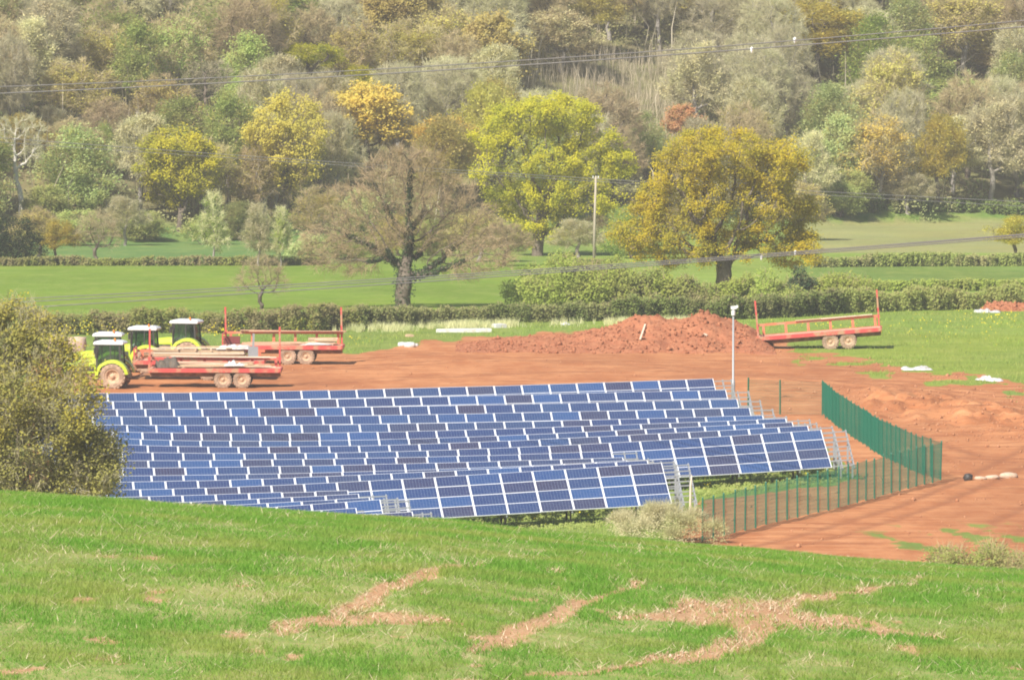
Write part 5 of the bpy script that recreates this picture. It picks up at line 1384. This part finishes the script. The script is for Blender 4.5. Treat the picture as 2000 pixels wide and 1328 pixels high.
FT = [  # kind, u, base v, top v, width px, foliage, label, bark
    ('round1', 715, 345, 148, 185, 'orange', 'orange-tan rounded crown above the bare brown oak'),
    ('flat', 612, 205, 82, 130, 'yg', 'flat-topped bright yellow-green crown high on the slope'),
    ('round2', 692, 230, 122, 110, 'yg', 'small bright yellow-green crown just below the highest wires'),
    ('forked', 408, 262, 118, 115, None, 'dark bare tree with two leaning forks on the upper slope'),
    ('snag', 268, 300, 205, 60, None, 'thin white dead snag above the bright rounded tree', 'bark_white'),
    ('forked', 38, 420, 225, 120, None, 'pale dead tree with white forked limbs at the left margin', 'bark_white'),
    ('sparse', 790, 190, 35, 210, 'olive', 'wide olive-tan crown over dark stems above the highest wires'),
    ('round2', 940, 370, 152, 150, 'olive', 'loose olive-yellow tree behind the tall yellow-green oak'),
    ('round1', 1597, 165, -6, 215, 'ochre_far', 'large ochre dome at the top of the photograph'),
    ('round2', 1338, 300, 198, 95, 'red', 'small copper-red tree behind the ochre oak'),
    ('bush2', 1262, 345, 205, 95, 'bluegreen', 'blue-green tree between the two yellow oaks'),
    ('sparse', 1095, 142, 10, 175, 'tan', 'tan tree with a dark V-shaped fork beside the pale thicket'),
    ('bare', 1405, 128, -12, 160, None, 'grey bare tree with pale limbs beside the large ochre dome'),
    ('sparse', 1880, 150, -30, 180, 'olive', 'dark-stemmed olive tree below the top right wires'),
    ('bare2', 1992, 140, -20, 120, None, 'brown bare tree cut by the right edge, high up'),
    ('sparse', 1715, 408, 215, 165, 'orange', 'tan-orange tree at the meadow edge'),
    ('round2', 1832, 408, 215, 130, 'ochre_far', 'ochre tree with a dark trunk at the meadow edge'),
    ('sparse2', 1935, 408, 195, 190, 'tan', 'brownish tree at the meadow edge near the right side'),
    ('bush', 1648, 410, 318, 120, 'green', 'fresh green bush at the corner of the meadow'),
    ('bare', 1542, 300, 140, 150, None, 'grey bare tree above the right flank of the ochre oak'),
    ('bare', 1680, 275, 160, 120, None, 'grey bare tree with a crooked stem on the right slope'),
    ('cone', 205, 345, 228, 95, 'green', 'green cone-shaped tree on the left slope'),
    ('thin', 190, 515, 405, 115, None, 'small brown tree with a stout trunk by the low hedge'),
    ('round2', 110, 515, 424, 95, 'ochre_far', 'small ochre tree by the low hedge'),
    ('bush', 28, 518, 405, 120, 'dark', 'dark evergreen bush at the left margin by the low hedge'),
    ('slender', 418, 515, 362, 105, 'lime', 'slender yellow-green tree in front of the bright rounded tree'),
    ('slender', 505, 520, 385, 115, 'dry', 'pale slender tree with budding twigs beside the low hedge'),
    ('slender', 548, 520, 392, 80, 'lime', 'thin upright tree half merged with the pale slender one'),
    ('thin', 512, 604, 492, 125, None, 'small bare tree standing alone at the near hedge'),
    ('sparse2', 660, 420, 215, 120, 'tan', 'pale grey tree with white limbs left of the bare brown oak'),
    ('bare', 880, 300, 120, 150, None, 'bare grey tree behind the orange-tan crown'),
    ('bush2', 700, 470, 360, 130, 'bluegreen', 'shaded blue-green bush at the wood foot behind the bare oak'),
    ('bush', 270, 470, 400, 110, 'green', 'low green bush at the edge of the small left field'),
    ('round2', 100, 460, 355, 110, 'green', 'leafy green tree behind the small ochre tree'),
    ('round1', 40, 330, 215, 130, 'olive', 'dull olive tree behind the pale dead limbs'),
    ('sparse2', 105, 300, 205, 95, 'tan', 'straw-coloured crown on the left slope'),
    ('round2', 1985, 505, 415, 130, 'ochre_far', 'ochre shrub leaning in from the right edge above the pale meadow'),
    ('bare2', 1160, 500, 418, 110, None, 'low brown twiggy tree around the foot of the utility pole'),
    ('bush', 1300, 330, 255, 90, 'green', 'green bush peeping over the ochre oak crown'),
    ('bush', 1850, 240, 140, 190, 'green', 'soft green thicket tree on the right slope'),
    ('sparse', 935, 512, 405, 150, 'olive', 'low olive tree filling the gap right of the bare brown oak'),
    ('bush2', 868, 500, 420, 120, 'green', 'soft green bush seen through the boughs of the bare brown oak'),
    ('bare2', 985, 520, 430, 120, None, 'low brown twiggy tree at the left foot of the tall yellow-green oak'),
    ('sparse2', 1130, 510, 425, 130, 'tan', 'tan twiggy shrub below the tall yellow-green oak'),
    ('bush2', 1235, 505, 390, 130, 'green', 'green tree behind the left boughs of the ochre oak'),
    ('sparse', 620, 480, 360, 130, 'olive', 'olive tree at the wood foot right of the tall ochre tree'),
    ('bush2', 470, 470, 385, 120, 'bluegreen', 'grey-green bush behind the pale slender tree'),
    ('sparse2', 245, 480, 380, 110, 'tan', 'tan twiggy tree beside the small brown one by the low hedge'),
    ('sparse', 75, 505, 400, 110, 'olive', 'olive tree between the dark evergreen and the small ochre tree'),
    ('bush', 150, 480, 395, 110, 'green', 'pale green bush behind the small brown tree'),
    ('bush2', 400, 478, 410, 90, 'green', 'low green bush right of the bright rounded tree trunk'),
    ('sparse', 1560, 470, 350, 150, 'olive', 'olive tree behind the right boughs of the ochre oak'),
    ('bush2', 1640, 425, 350, 110, 'green', 'pale green tree beside the fresh green meadow bush'),
    ('bush2', 780, 500, 410, 120, 'olive', 'olive scrub seen behind the trunk of the bare brown oak'),
    ('bush', 680, 505, 440, 110, 'green', 'green scrub behind the left boughs of the bare brown oak'),
    ('sparse', 1330, 490, 400, 150, 'olive', 'dull olive tree hidden behind the middle of the ochre oak'),
]
for f in FT:
    wood_tree(f[0], f[1], f[2], f[3], f[4], f[5], f[6], 'tree', f[7] if len(f) > 7 else None)
# the rest of the wood
def pick(u, v, r):
    if u < 480 and v < 235:
        return r.choice([('bush2', 'bluegreen'), ('sparse', 'green'), ('bush2', 'green'), ('sparse', 'green'), ('sparse2', 'tan'), ('sparse', 'olive'), ('sparse', 'bluegreen'), ('bare', None)])
    if u < 560:
        return r.choice([('bush2', 'bluegreen'), ('round2', 'green'), ('sparse', 'olive'), ('sparse2', 'tan'), ('bare2', None), ('bare', None), ('bush2', 'green')])
    if u < 1000:
        return r.choice([('sparse', 'olive'), ('sparse2', 'tan'), ('bare', None), ('bare2', None), ('round1', 'orange'), ('round2', 'olive'), ('bare', None)])
    if v < 130:
        return r.choice([('bare', None), ('sparse', 'olive'), ('sparse2', 'tan'), ('bare2', None), ('bare', None), ('round2', 'olive')])
    if u > 1700 and 150 < v < 260:
        return r.choice([('bush', 'green'), ('bush2', 'green'), ('sparse', 'olive'), ('sparse2', 'tan'), ('bush2', 'lime')])
    return r.choice([('bare', None), ('bare2', None), ('sparse2', 'tan'), ('sparse', 'olive'), ('bush2', 'bluegreen'), ('bare', None)])
FILL = {'bush2': 'soft rounded %s tree crowded among others in the hillside wood', 'bush': 'dense %s thicket tree crowded among others in the hillside wood', 'round2': 'rounded %s tree crowded among others in the hillside wood',
        'round1': 'broad %s tree crowded among others in the hillside wood', 'sparse': 'thinly leafed %s tree crowded among others in the hillside wood', 'sparse2': 'twiggy %s tree crowded among others in the hillside wood',
        'bare': 'bare grey tree crowded among others in the hillside wood', 'bare2': 'bare brown tree crowded among others in the hillside wood'}
CN = {'bluegreen': 'blue-green', 'green': 'green', 'olive': 'olive', 'tan': 'tan', 'orange': 'orange-tan', 'lime': 'yellow-green'}
CUT = set('above high just on with at behind over cut by in half between below around peeping leaning filling seen right left beside standing rising hidden and the of'.split())
def short(lb):
    w = lb.split(); k = next((i for i, q in enumerate(w) if i > 1 and q in CUT), len(w))
    return ' '.join(w[:min(k, 5)])
SHORT = [short(f[6]) for f in FT]
def fill_wood():
    r = random.Random(21); placed = []
    fx = [(ground_at(f[1], f[2]), f[4]) for f in FT]
    tries = 0
    while len(placed) < 260 and tries < 14000:
        tries += 1
        y = r.uniform(884, 1108); x = r.uniform(-1, 1) * (y * 0.0557 + 5)
        if y < hill_start(x) + 3: continue
        z = float(valley(np.array([x]), np.array([y]))[0]); u, v = to_px(x, y, z)
        if v < 4: continue
        if 990 < u < 1340 and 112 < v < 325: continue
        if any(abs(x - q.x) < w / pxm(q.y) * 0.42 and 0 < q.y - y < 17 for q, w in fx): continue
        if any((x - q.x) ** 2 + ((y - q.y) * 0.8) ** 2 < (3.0) ** 2 for q, w in fx): continue
        if any((x - a) ** 2 + ((y - b) * 0.8) ** 2 < 4.9 ** 2 for a, b in placed): continue
        # nothing big straight in front of the traced trees
        if any(abs(x - q.x) < 3.5 and 0 < q.y - y < 14 for q, w in fx): big = 0.55
        else: big = 1.0
        placed.append((x, y))
        kd, lf = pick(u, v, r)
        h = r.uniform(0.78, 1.2) * big; w = r.uniform(0.85, 1.25) * (0.6 + 0.4 * big)
        lb = FILL[kd]; lb = lb % CN[lf] if '%s' in lb else lb
        lm = min([i for i in range(len(fx)) if SHORT.count(SHORT[i]) == 1 and len(SHORT[i].split()) > 2], key=lambda i: (fx[i][0].x - x) ** 2 + (fx[i][0].y - y) ** 2)
        q = fx[lm][0]
        side = 'left' if x < q.x else 'right'
        rel = ('just %s' % side) if abs(y - q.y) < 4 else (('upslope and %s' % side) if y > q.y else ('downslope and %s' % side))
        lb = ('tall ' if h > 1.02 else ('small ' if h < 0.7 else '')) + lb.replace('crowded among others in the hillside wood', '%s of the %s' % (rel, SHORT[lm]))
        put_tree('tree', K[kd], (x, y, z - 0.1), (w, w, h), r.uniform(0, 6.28), lb, 'tree', 'trees crowded in the hillside wood', L[lf] if lf else None)
fill_wood()

def leaf_cloud(name, centres, radii, n, size, mat, seed, label=None, cat=None, kind=None, parent=None, squash=0.7, group=None, twigs=0, twigm=None):
    g = rng(seed); c = np.array(centres); r = np.array(radii)
    p = r ** 2; k = g.choice(len(c), n, p=p / p.sum())
    d = g.normal(0, 1, (n, 3)); d /= np.linalg.norm(d, axis=1)[:, None]
    rr = r[k] * g.uniform(0.55, 1.08, n)
    pos = c[k] + d * rr[:, None] * np.array([1, 1, squash])
    org = np.array([c[:, 0].mean(), c[:, 1].mean(), c[:, 2].min()])
    ps = [(0, quads(pos - org, size * g.uniform(0.6, 1.4, n), g))]
    mats = [mat]
    if twigs:
        k = g.choice(len(c), twigs); dd = g.normal(0, 1, (twigs, 3)); dd[:, 2] = np.abs(dd[:, 2]) + 0.6; dd /= np.linalg.norm(dd, axis=1)[:, None]
        ps.append((1, ribbons(c[k] + dd * (r[k] * 0.5)[:, None] - org, dd, r[k] * g.uniform(0.5, 1.0, twigs), np.full(twigs, size * 0.18), g))); mats.append(twigm or L['twig'])
    v, f, ix = merge(ps)
    o = add_obj(name, np_mesh(name, v, f, mats, ix), parent, org); tag(o, label, cat, group, kind)
    return o
# undergrowth between the trunks
def undergrowth():
    g = rng(77); C = []; R = []
    for i in range(3800):
        y = g.uniform(872, 1115); x = g.uniform(-1, 1) * (y * 0.0557 + 6)
        if y < hill_start(x) + 1.0: continue
        z = float(valley(np.array([x]), np.array([y]))[0]); u, v = to_px(x, y, z)
        if 990 < u < 1340 and 118 < v < 260: continue
        C.append((x, y, z + 0.7)); R.append(g.uniform(0.8, 2.1))
    m = leaf_mat('undergrowth_leaf', (0.35, 0.34, 0.15), (0.46, 0.43, 0.20), (0.29, 0.36, 0.13), 0.4, 0.06)
    leaf_cloud('undergrowth', C, R, 120000, 0.30, m, 78, 'tangled undergrowth between the trees of the hillside wood', 'undergrowth', 'stuff', squash=0.9)
undergrowth()
def thicket():
    g = rng(79); n = 26000
    y = g.uniform(930, 1120, n); x = g.uniform(-8, 26, n); z = valley(x, y); u, v = to_px(x, y, z)
    k = (u > 960 + 60 * fbm(y / 6, y * 0, 3)) & (u < 1380) & (v > 112) & (v < 275)
    p = np.stack([x, y, z], 1)[k]; n = len(p)
    d = np.stack([g.normal(0, 0.12, n), g.normal(0, 0.12, n), np.ones(n)], 1); d /= np.linalg.norm(d, axis=1)[:, None]
    V, F = ribbons(p, d, g.uniform(1.4, 3.4, n), g.uniform(0.03, 0.07, n), g)
    m = leaf_mat('pale_stem', (0.44, 0.38, 0.25), (0.58, 0.51, 0.36), (0.48, 0.44, 0.27), 0.1, 0.15)
    o = add_obj('saplings', np_mesh('saplings', V, F, [m])); tag(o, 'pale straw-coloured thicket of thin saplings on the open slope', 'saplings', kind='stuff')
thicket()
def stems():
    g = rng(83); n = 1700
    y = g.uniform(885, 1115, n); x = g.uniform(-1, 1, n) * (y * 0.0557 + 4); z = valley(x, y)
    k = y > hill_start(x) + 4; p = np.stack([x, y, z], 1)[k]; n = len(p)
    d = np.stack([g.normal(0, 0.10, n), g.normal(0, 0.10, n), np.ones(n)], 1); d /= np.linalg.norm(d, axis=1)[:, None]
    V, F = ribbons(p, d, g.uniform(4.0, 9.0, n), g.uniform(0.07, 0.15, n), g)
    m = leaf_mat('wood_stem', (0.30, 0.26, 0.18), (0.54, 0.48, 0.37), (0.36, 0.31, 0.20), 0.05, 0.2)
    o = add_obj('wood_stems', np_mesh('wood_stems', V, F, [m])); tag(o, 'thin grey and pale stems standing throughout the hillside wood', 'stems', kind='stuff')
stems()

# ------------------------------------------------------------------ hedges and bushes
def hedge(px, hgt_, dep, n, size, mat, seed, label, name='hedge', gap=0.0, twigs=2500, vary=1.1):
    hgt = hgt_ * 0.86
    g = rng(seed); G = [ground_at(u, v) for u, v in px]
    seg = [0.0]
    for a, b in zip(G[:-1], G[1:]): seg.append(seg[-1] + (b - a).length)
    m = int(seg[-1] / (0.20 * hgt))
    S = (np.arange(m) + g.uniform(-0.6, 0.6, m)) * seg[-1] / m; xs_ = np.interp(S, seg, [q.x for q in G]); ys_ = np.interp(S, seg, [q.y for q in G]) + g.uniform(-dep, dep, m)
    zs = np.where(ys_ < 664, surf(xs_, ys_), valley(xs_, ys_))
    hh = hgt * (1 - vary / 2 + vary * fbm(S / 3.2, S * 0 + seed, seed))
    C = []; R = []
    for k in range(3):
        C.append(np.stack([xs_, ys_, zs + hh * (0.18 + 0.30 * k)], 1)); R.append(np.full(m, 1.0) * hgt * (0.30 - 0.03 * k) * g.uniform(0.75, 1.3, m))
    C = np.concatenate(C); R = np.concatenate(R)
    org = Vector((float(xs_.mean()), float(ys_.mean()), float(zs.mean())))
    root = empty(name, org, 0, label, 'hedge')
    o = leaf_cloud('foliage', C, R, n, size, mat, seed, parent=root, squash=0.95, twigs=twigs)
    o.location = Vector(o.location) - org
    b = MB()
    for i in range(0, m, 5):
        b.tube([(xs_[i] - org.x, ys_[i] - org.y, zs[i] - org.z - 0.1), (xs_[i] - org.x + g.normal(0, 0.1), ys_[i] - org.y, zs[i] - org.z + hh[i] * 0.75)], [0.05, 0.02], 4, 0, False)
    b.build('stems', M['bark'], root)
    root.children[-1]['kind'] = 'stuff'
hedge([(60, 655), (200, 652), (330, 650), (480, 650), (620, 648), (700, 642)], 1.9, 0.9, 26000, 0.17, L['hedge'], 301, 'olive hedge with yellow flowers behind the tractors')
hedge([(690, 640), (800, 636), (900, 632), (1020, 629), (1140, 627), (1200, 626)], 1.7, 0.8, 26000, 0.16, L['hedge_brown'], 302, 'brownish clipped hedge under the bare brown oak')
hedge([(1200, 627), (1290, 625), (1390, 625), (1480, 622), (1570, 618), (1640, 612)], 2.1, 0.9, 28000, 0.17, L['hedge_dark'], 303, 'dark green hedge under the ochre oak')
hedge([(1630, 611), (1720, 608), (1800, 606), (1900, 604), (2060, 603)], 1.9, 0.9, 24000, 0.17, L['green'], 304, 'fresh green clipped hedge along the right field')
hedge([(-60, 520), (150, 519), (330, 519), (560, 518), (640, 516)], 0.9, 0.7, 12000, 0.20, L['hedge'], 305, 'low olive hedge along the top of the bright green field', twigs=800)
hedge([(1590, 522), (1700, 521), (1800, 520), (2060, 519)], 1.3, 0.9, 12000, 0.20, L['hedge'], 306, 'olive hedge between the pale meadow and the right hand strip of grass', twigs=800)
hedge([(1590, 566), (1700, 568), (1850, 568), (2060, 566)], 1.1, 1.4, 12000, 0.19, L['lime'], 307, 'loose band of yellow-green scrub behind the fresh green hedge', twigs=800)
hedge([(1590, 412), (1750, 411), (1900, 410), (2060, 408)], 1.6, 1.0, 11000, 0.24, L['hedge_dark'], 308, 'shaded dark scrub along the wood edge above the pale meadow', twigs=600)
def bush(name, u, v, wpx, hpx, mat, n, size, seed, label, twigs=300, cat='bush', D=None, group=None, twigm=None):
    g = ground_at(u, v) if D is None else Vector((at(u, v, D).x, D, hz(at(u, v, D).x, D)))
    s = pxm(g.y)
    if D is not None: hpx = to_px(g.x, g.y, g.z)[1] - v
    W = wpx / s / 2; H = hpx / s
    r = rng(seed); C = []; R = []
    for i in range(26):
        a = r.uniform(0, 6.28); q = r.uniform(0, 1) ** 0.6
        h = H * r.uniform(0.15, 0.8) * (1 - 0.45 * q)
        C.append((g.x + math.cos(a) * q * W * 0.85, g.y + math.sin(a) * q * W * 0.8, g.z + h)); R.append(min(W, H) * r.uniform(0.22, 0.40))
    z0 = min(c[2] for c in C)
    return leaf_cloud(name, C, R, n, size, mat, seed, label, cat, squash=0.9, twigs=twigs, group=group, twigm=twigm)
bush('bush', 1105, 606, 190, 130, L['lime'], 11000, 0.19, 321, 'tall bright lime bush left of the ochre oak trunk')
bush('bush', 1200, 606, 180, 115, L['lime'], 10000, 0.19, 322, 'bright lime bush on the bank under the left boughs of the ochre oak')
bush('bush', 1048, 598, 130, 110, L['lime'], 7000, 0.19, 323, 'green bush on the bank between the bare oak and the lime bushes')
bush('bush', 1290, 606, 150, 90, L['lime'], 7000, 0.18, 324, 'low yellow-green bush left beside the ochre oak trunk')
bush('bush', 1495, 606, 150, 85, L['lime'], 7000, 0.18, 325, 'low yellow-green bush behind the front post of the tipped trailer')
bush('bush', 1560, 605, 90, 95, L['dark'], 3800, 0.18, 326, 'dark rounded bush behind the tipped trailer')
bush('bush', 1625, 604, 150, 85, L['lime'], 7000, 0.18, 327, 'bright green bush between the dark bush and the clipped hedge')
bush('bush', 600, 500, 90, 60, L['bluegreen'], 3000, 0.22, 328, 'grey-green bush at the right end of the low olive hedge')
bush('bush', 1150, 604, 160, 150, L['hedge'], 9000, 0.19, 341, 'olive bush on the bank below the utility pole')
bush('bush', 1245, 606, 150, 120, L['hedge'], 8000, 0.19, 342, 'dull green bush below the left boughs of the ochre oak, beside the lime one')
bush('bush', 1345, 606, 120, 90, L['hedge'], 6000, 0.18, 343, 'olive bush touching the left side of the ochre oak trunk')
bush('bush', 1448, 606, 120, 85, L['lime'], 6000, 0.18, 344, 'yellow-green bush touching the right side of the ochre oak trunk')
bush('bush', 1580, 600, 150, 80, L['hedge'], 6000, 0.18, 345, 'olive scrub bush above the middle of the tipped trailer')
bush('bush', 560, 640, 75, 38, L['green'], 2500, 0.14, 329, 'green bush with bright yellow flowers behind the trailer with two posts')
bush('dry_shrub', 1275, 975, 290, 110, L['dry'], 12000, 0.07, 331, 'pale dry twiggy shrub in front of the near panel row', 7000, 'shrub', 447.0, None, L['dry'])
bush('scrub', 1950, 1040, 330, 80, L['hedge'], 16000, 0.11, 332, 'olive scrub rising behind the crest at the lower right', 1500, 'scrub', 405.0)

# ------------------------------------------------------------------ rough grass and flowers of the valley
def verge():
    g = rng(401); n = 400000
    y = g.uniform(425, 700, n); x = g.uniform(-1, 1, n) * (y * 0.0557 + 1.5)
    z = surf(x, y); u, v = to_px(x, y, z)
    sm = soil_at(x, y)
    dens = 0.10 + 0.5 * sstep(0.45, 0.65, fbm(x / 2.5, y / 4, 402))
    dens = np.where(in_poly(u, v, ARRAY_GREEN), 0.35 * (v > 880) * (u > 830), dens)
    dens = np.where(v < 645, dens * 1.0, dens)
    keep = (sm < 0.35) & (g.uniform(0, 1, n) < dens)
    x, y, z, u, v = x[keep], y[keep], z[keep], u[keep], v[keep]; n = len(x)
    V, F = blades(np.stack([x, y, z - 0.03], 1), g.uniform(0.12, 0.34, n), g.uniform(0.03, 0.06, n), 0.7, 403)
    o = add_obj('rough_grass', np_mesh('rough_grass', V, F, [L['verge']])); tag(o, 'rough green grass of the valley floor around the bare earth', 'grass', kind='stuff')
    # dry bents along the hedge foot
    n = 26000; u = g.uniform(650, 1350, n); k = g.uniform(0, 1, n)
    P = []
    Gs = [ground_at(a, np.interp(a, [650, 1000, 1200, 1350], [648, 637, 634, 632])) for a in np.linspace(650, 1350, 30)]
    xx = np.interp(u, np.linspace(650, 1350, 30), [q.x for q in Gs]); yy = np.interp(u, np.linspace(650, 1350, 30), [q.y for q in Gs]) + g.normal(0, 1.2, n)
    kk = fbm(xx / 2.0, yy / 2.0, 405) > 0.5; xx, yy = xx[kk], yy[kk]; n = len(xx)
    V, F = blades(np.stack([xx, yy, surf(xx, yy)], 1), g.uniform(0.2, 0.7, n), g.uniform(0.02, 0.045, n), 0.4, 406)
    o = add_obj('dry_bents', np_mesh('dry_bents', V, F, [L['dry']])); tag(o, 'pale dry grass stems along the foot of the hedge', 'dry grass', kind='stuff')
    # weeds under the panels
    C = []; R = []
    for i in range(420):
        q = g.uniform(0, 1)
        if q < 0.6: a = g.uniform(880, 1310); b = np.interp(a, [880, 1310], [1022, 1000]) + g.uniform(-8, 26)
        else: a = g.uniform(1360, 1650); b = np.interp(a, [1360, 1650], [955, 925]) + g.uniform(-10, 16)
        p = ground_at(a, b); C.append((p.x, p.y, p.z + 0.10)); R.append(g.uniform(0.10, 0.28))
    leaf_cloud('weeds', C, R, 12000, 0.10, L['green'], 407, 'green weeds growing under the open panel rows', 'weeds', 'stuff')
    # yellow flowers
    C = []; 
    def fl(cu, cv, su, sv, n, hmax):
        for i in range(n):
            p = ground_at(g.normal(cu, su), g.normal(cv, sv)); C.append((p.x, p.y, p.z + g.uniform(0.12, hmax)))
    fl(548, 644, 10, 3, 110, 1.1); fl(590, 645, 14, 3, 110, 0.9); fl(230, 655, 60, 4, 160, 1.2); fl(430, 656, 25, 4, 110, 0.9); fl(110, 660, 30, 8, 60, 1.4)
    fl(1560, 925, 14, 5, 45, 0.5); fl(1380, 948, 14, 8, 45, 0.5); fl(1080, 1018, 120, 6, 60, 0.4); fl(1850, 640, 90, 18, 130, 0.25); fl(1960, 625, 40, 8, 90, 0.25); fl(690, 668, 30, 5, 30, 0.3); fl(1640, 640, 60, 5, 40, 0.25)
    C = np.array(C); V, F = quads(C, np.full(len(C), 0.115) * g.uniform(0.6, 1.3, len(C)), g, 0.8)
    o = add_obj('yellow_flowers', np_mesh('yellow_flowers', V, F, [L['flower']])); tag(o, 'scattered yellow flowers in the hedge foot and rough grass', 'flowers', kind='stuff')
verge()

# ------------------------------------------------------------------ haze
b = MB(); b.box(-345, 345, -45, 1540, -22, 74)
t = NT('haze_air')
vol = t.n('ShaderNodeVolumePrincipled', {'Color': (1.0, 0.98, 0.95, 1), 'Density': HAZE_DENSITY, 'Anisotropy': 0.0})
t.t.links.new(vol.outputs[0], t.out.inputs['Volume'])
o = b.build('haze', t.mat); tag(o, 'thin pale haze in the air over the valley', 'haze', kind='stuff')
